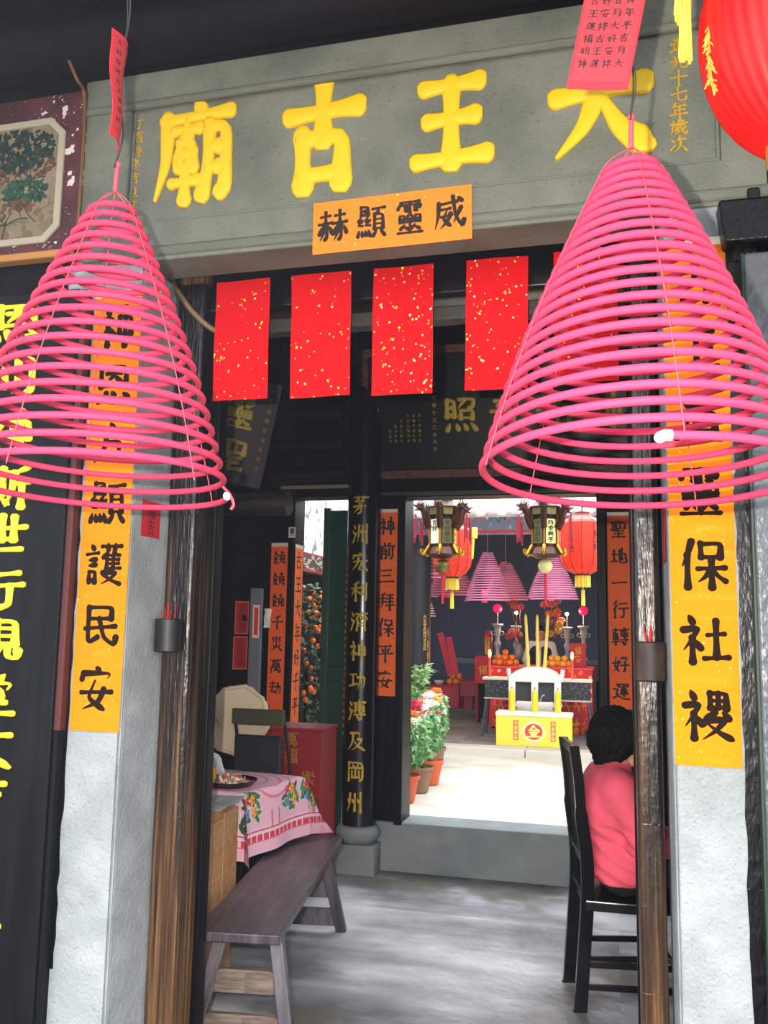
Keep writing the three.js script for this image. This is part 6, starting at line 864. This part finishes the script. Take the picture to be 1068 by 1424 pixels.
function headParts(P, h, yaw, skin, hairMat, hairCaps, cell) {
  // ---- head with a face: local frame turned by yaw, centre of the skull at h
  const R = (x, y, z) => [h[0] + x * Math.cos(yaw) + z * Math.sin(yaw), h[1] + y, h[2] - x * Math.sin(yaw) + z * Math.cos(yaw)], C = (a, b, ra, rb) => [...R(...a), ...R(...b), ra, rb];
  const head_ = [C([0, 0.03, -0.015], [0, 0.02, 0.02], 0.078, 0.074), C([0, -0.03, 0.03], [0, -0.07, 0.045], 0.058, 0.04), C([0, 0.01, 0.088], [0, -0.022, 0.108], 0.009, 0.013), C([-0.02, -0.05, 0.083], [0.02, -0.05, 0.083], 0.008, 0.008), C([-0.02, -0.062, 0.08], [0.02, -0.062, 0.08], 0.009, 0.009), C([-0.078, 0.01, 0], [-0.08, -0.03, 0.004], 0.014, 0.01), C([0.078, 0.01, 0], [0.08, -0.03, 0.004], 0.014, 0.01), C([-0.035, 0.025, 0.075], [0.035, 0.025, 0.075], 0.012, 0.012)];
  const face = grow(head_, 0, 0.022, cell);
  for (const s of [-1, 1]) { const e = part(P, 'eye', new THREE.SphereGeometry(0.0095, 10, 8), plain(0x1a1210, 0.25)); e.position.set(...R(s * 0.03, 0.004, 0.081)); }
  part(P, 'hair', grow(hairCaps(C), 0, 0.03, cell, (x, y, z) => 0.004 * Math.sin(x * 170 + y * 60) * Math.sin(z * 150 - y * 90) + 0.003 * Math.sin(x * 310 + z * 280)), hairMat);
  return face;
}
{ // ---- black chair with slatted back, and the woman on it
  const base = [0.035, 0, -1.535], turn = 1.77, black = std({ color: 0x0b0b0d, roughness: 0.22 }), C = thing('slat_back_chair', 'glossy black chair with a tall slatted back', 'chair', base); C.rotation.y = turn;
  const prof = [[0, -0.235], [0.25, -0.215], [0.45, -0.2], [0.62, -0.2], [0.8, -0.222], [0.95, -0.232], [1.09, -0.25]];
  const side = (x) => { const s = new THREE.Shape(), w = 0.024, pts = new THREE.CatmullRomCurve3(prof.map(([y, z]) => V3(0, y, z))).getPoints(30); s.moveTo(pts[0].z - w * 1.2, pts[0].y); for (const p of pts) s.lineTo(p.z + w * (p.y > 0.8 ? 0.75 : 1), p.y); for (const p of [...pts].reverse()) s.lineTo(p.z - w * (p.y > 0.8 ? 0.75 : 1), p.y); const g = new THREE.ExtrudeGeometry(s, { depth: 0.026, bevelEnabled: true, bevelSize: 0.003, bevelThickness: 0.003, bevelSegments: 1 }); g.applyMatrix4(new THREE.Matrix4().makeBasis(V3(0, 0, 1), V3(0, 1, 0), V3(1, 0, 0))); g.scale(1, 1, 1); g.index && 0; g.translate(x - 0.013, 0, 0); return flip(g); };
  function flip(g) { const p = g.attributes.position; for (let i = 0; i < p.count; i += 3) for (const k of ['position', 'normal', 'uv']) { const at_ = g.attributes[k], n = at_.itemSize; for (let j = 0; j < n; j++) { const t = at_.array[(i + 1) * n + j]; at_.array[(i + 1) * n + j] = at_.array[(i + 2) * n + j]; at_.array[(i + 2) * n + j] = t; } } g.computeVertexNormals(); return g; }
  for (const s of [-1, 1]) { part(C, 'back_post', side(s * 0.157), black); part(C, 'front_leg', bar([s * 0.17, 0.43, 0.17], [s * 0.185, 0, 0.19], 0.032, 0.032), black); for (const y of [0.1, 0.19]) part(C, 'side_stretcher', bar([s * 0.158, y, -0.21], [s * 0.18, y, 0.18], 0.018, 0.024, V3(0, 1, 0)), black); }
  for (let i = 0; i < 4; i++) { const x = -0.096 + i * 0.064; part(C, 'slat', tube(prof.slice(3).map(([y, z]) => [x, y - 0.02, z]), 0.008, 24, 6), black); }
  part(C, 'top_rail', bx(-0.165, 0.165, 1.055, 1.095, -0.26, -0.235, 0.008), black); part(C, 'lower_rail', bx(-0.15, 0.15, 0.58, 0.61, -0.212, -0.19, 0.006), black); part(C, 'front_stretcher', bx(-0.17, 0.17, 0.15, 0.175, 0.175, 0.195, 0.004), black);
  const s = new THREE.Shape(); s.moveTo(-0.17, 0.2); s.lineTo(0.17, 0.2); s.bezierCurveTo(0.2, 0.05, 0.24, -0.14, 0.17, -0.2); s.bezierCurveTo(0.1, -0.235, -0.1, -0.235, -0.17, -0.2); s.bezierCurveTo(-0.24, -0.14, -0.2, 0.05, -0.17, 0.2); const sg = new THREE.ExtrudeGeometry(s, { depth: 0.03, bevelEnabled: true, bevelSize: 0.008, bevelThickness: 0.008, bevelSegments: 3 }); sg.rotateX(-Math.PI / 2); sg.translate(0, 0.418, 0); part(C, 'seat', sg, black);
  // the woman
  const W = thing('person', 'seated woman in a pink top and dark trousers, short dark hair, seen from behind', 'person', [base[0] - 0.005, 0, base[2]]); W.rotation.y = turn + 0.06;
  const torso = [[-0.075, 0.55, -0.03, 0.075, 0.55, -0.03, 0.125, 0.125], [0, 0.56, -0.04, 0, 0.76, -0.07, 0.14, 0.135], [-0.06, 0.76, -0.075, 0.06, 0.76, -0.075, 0.11, 0.11], [-0.06, 0.84, -0.07, 0.06, 0.84, -0.07, 0.105, 0.105], [-0.14, 0.88, -0.06, 0.14, 0.88, -0.06, 0.062, 0.062], [0, 0.89, -0.05, 0, 0.94, -0.035, 0.078, 0.058]];
  const arm = (q) => [[q * 0.175, 0.87, -0.06, q * 0.225, 0.67, 0.02, 0.058, 0.046], [q * 0.225, 0.67, 0.02, q * 0.15, 0.625, 0.24, 0.043, 0.031]], leg = (q) => [[q * 0.085, 0.535, 0.0, q * 0.1, 0.525, 0.4, 0.085, 0.062], [q * 0.1, 0.52, 0.4, q * 0.1, 0.1, 0.37, 0.058, 0.04]], foot = (q) => [[q * 0.1, 0.06, 0.35, q * 0.1, 0.035, 0.5, 0.04, 0.03]];
  const neck = [[0, 0.9, -0.045, 0, 1.03, -0.01, 0.05, 0.047]], skin = M.skin, hd = [0, 1.062, 0.0];
  const skinGeo = [grow([...neck, ...torso.slice(2), ...arm(1), ...arm(-1)], -0.004, 0.05, 0.012), grow([...arm(1).slice(1), ...arm(1).slice(0, 1)], -0.002, 0.03, 0.012), handGeo([0.15, 0.622, 0.24], [-0.25, -0.12, 1], [-1, 0, 0], 1), handGeo([-0.15, 0.622, 0.24], [0.25, -0.12, 1], [1, 0, 0], -1), grow([...leg(1), ...leg(-1), ...foot(1), ...foot(-1)], -0.01, 0.03, 0.016)];
  const face = headParts(W, hd, -0.25, skin, phys({ color: 0x090606, roughness: 0.85, specularIntensity: 0.35 }), (K) => [K([0, 0.045, -0.035], [0, 0.03, 0.005], 0.113, 0.1), K([0, -0.02, -0.06], [0, -0.07, -0.06], 0.1, 0.072), K([-0.07, 0.02, -0.01], [-0.072, -0.05, -0.015], 0.04, 0.026), K([0.07, 0.02, -0.01], [0.072, -0.05, -0.015], 0.04, 0.026), K([-0.04, 0.085, 0.045], [0.04, 0.08, 0.05], 0.04, 0.04)], 0.005);
  part(W, 'body', [...skinGeo, face], skin);
  part(W, 'pink_top', grow([...torso, ...arm(1), ...arm(-1)], 0.009, 0.05, 0.0085, (x, y, z) => 0.0055 * Math.sin(y * 62 + x * 26 + Math.sin(z * 20) * 2) * Math.max(0, Math.sin(y * 9 - 2)) + 0.0045 * Math.sin(y * 95 - x * 40 + z * 30) * (y < 0.72 ? 1 : 0.2), 0.475), std({ map: texture(64, (u, v) => mixc([214, 72, 92], [226, 88, 106], fbm(u * 20, v * 20, 20, 2)), true, 0.1), roughness: 0.85 }), 'pink long sleeved top');
  part(W, 'trousers', grow([...leg(1), ...leg(-1), [-0.075, 0.54, -0.03, 0.075, 0.54, -0.03, 0.122, 0.122]], 0.002, 0.04, 0.013), plain(0x0c0b0e, 0.8)); for (const q of [1, -1]) part(W, 'shoe', grow(foot(q), 0.008, 0.02, 0.008), plain(0x141214, 0.5));
  W.position.y = 0.035 - 0.0;
}
{ // ---- attendant behind the offering table
  const z = -12.0, p = onZ(752, 880, z), W = thing('person', 'attendant in a dark waistcoat over a white shirt standing behind the offering table', 'person', [p.x, HY, z]), H = p.y - HY + 0.1, k = H / 1.58, sc = (l) => l.map((c) => c.map((v) => v * k));
  const torso = sc([[-0.08, 0.85, 0, 0.08, 0.85, 0, 0.12, 0.12], [0, 0.88, 0, 0, 1.1, 0, 0.13, 0.13], [-0.07, 1.15, 0, 0.07, 1.15, 0, 0.115, 0.115], [-0.15, 1.27, 0, 0.15, 1.27, 0, 0.06, 0.06], [0, 1.27, 0, 0, 1.33, 0, 0.07, 0.05]]), arm = (q) => sc([[q * 0.185, 1.26, 0, q * 0.25, 1.02, 0.02, 0.055, 0.045], [q * 0.25, 1.02, 0.02, q * 0.2, 0.86, 0.19, 0.043, 0.03]]), leg = (q) => sc([[q * 0.09, 0.84, 0, q * 0.1, 0.45, 0, 0.09, 0.06], [q * 0.1, 0.45, 0, q * 0.1, 0.08, -0.02, 0.058, 0.04]]), foot = (q) => sc([[q * 0.1, 0.045, -0.04, q * 0.11, 0.035, 0.14, 0.04, 0.032]]);
  const face = headParts(W, [0, 1.455 * k, 0.02], 0, M.skin, plain(0x171313, 0.8), (K) => [K([0, 0.05, -0.025], [0, 0.04, 0.0], 0.09, 0.085), K([0, -0.02, -0.045], [0, -0.04, -0.045], 0.07, 0.05), K([-0.04, 0.09, 0.035], [0.04, 0.09, 0.035], 0.035, 0.035)], 0.008);
  part(W, 'body', [grow([...sc([[0, 1.28, 0, 0, 1.4, 0.01, 0.05, 0.048]]), ...torso.slice(2), ...arm(1), ...arm(-1)], -0.004, 0.05, 0.02), grow([...leg(1), ...leg(-1)], -0.01, 0.03, 0.02), handGeo([0.2 * k, 0.86 * k, 0.19 * k], [-0.1, -0.4, 1], [-1, 0, 0], 1, 0.006), handGeo([-0.2 * k, 0.86 * k, 0.19 * k], [0.1, -0.4, 1], [1, 0, 0], -1, 0.006), face], M.skin);
  part(W, 'shirt', grow([...torso, ...arm(1), ...arm(-1)], 0.008, 0.05, 0.016), plain(0xe6e4e2, 0.85), 'white shirt'); part(W, 'waistcoat', grow(torso.slice(0, 3), 0.022, 0.05, 0.016, (x, y, zz) => Math.max(0, zz) * Math.max(0, 0.05 - Math.abs(x)) * 3), plain(0x1c2030, 0.8), 'dark waistcoat'); part(W, 'trousers', grow([...leg(1), ...leg(-1), torso[0]], 0.008, 0.04, 0.018), plain(0x181a22, 0.8)); for (const q of [1, -1]) part(W, 'shoe', grow(foot(q), 0.006, 0.02, 0.012), plain(0x101010, 0.5));
}
renderer.render(scene, camera);
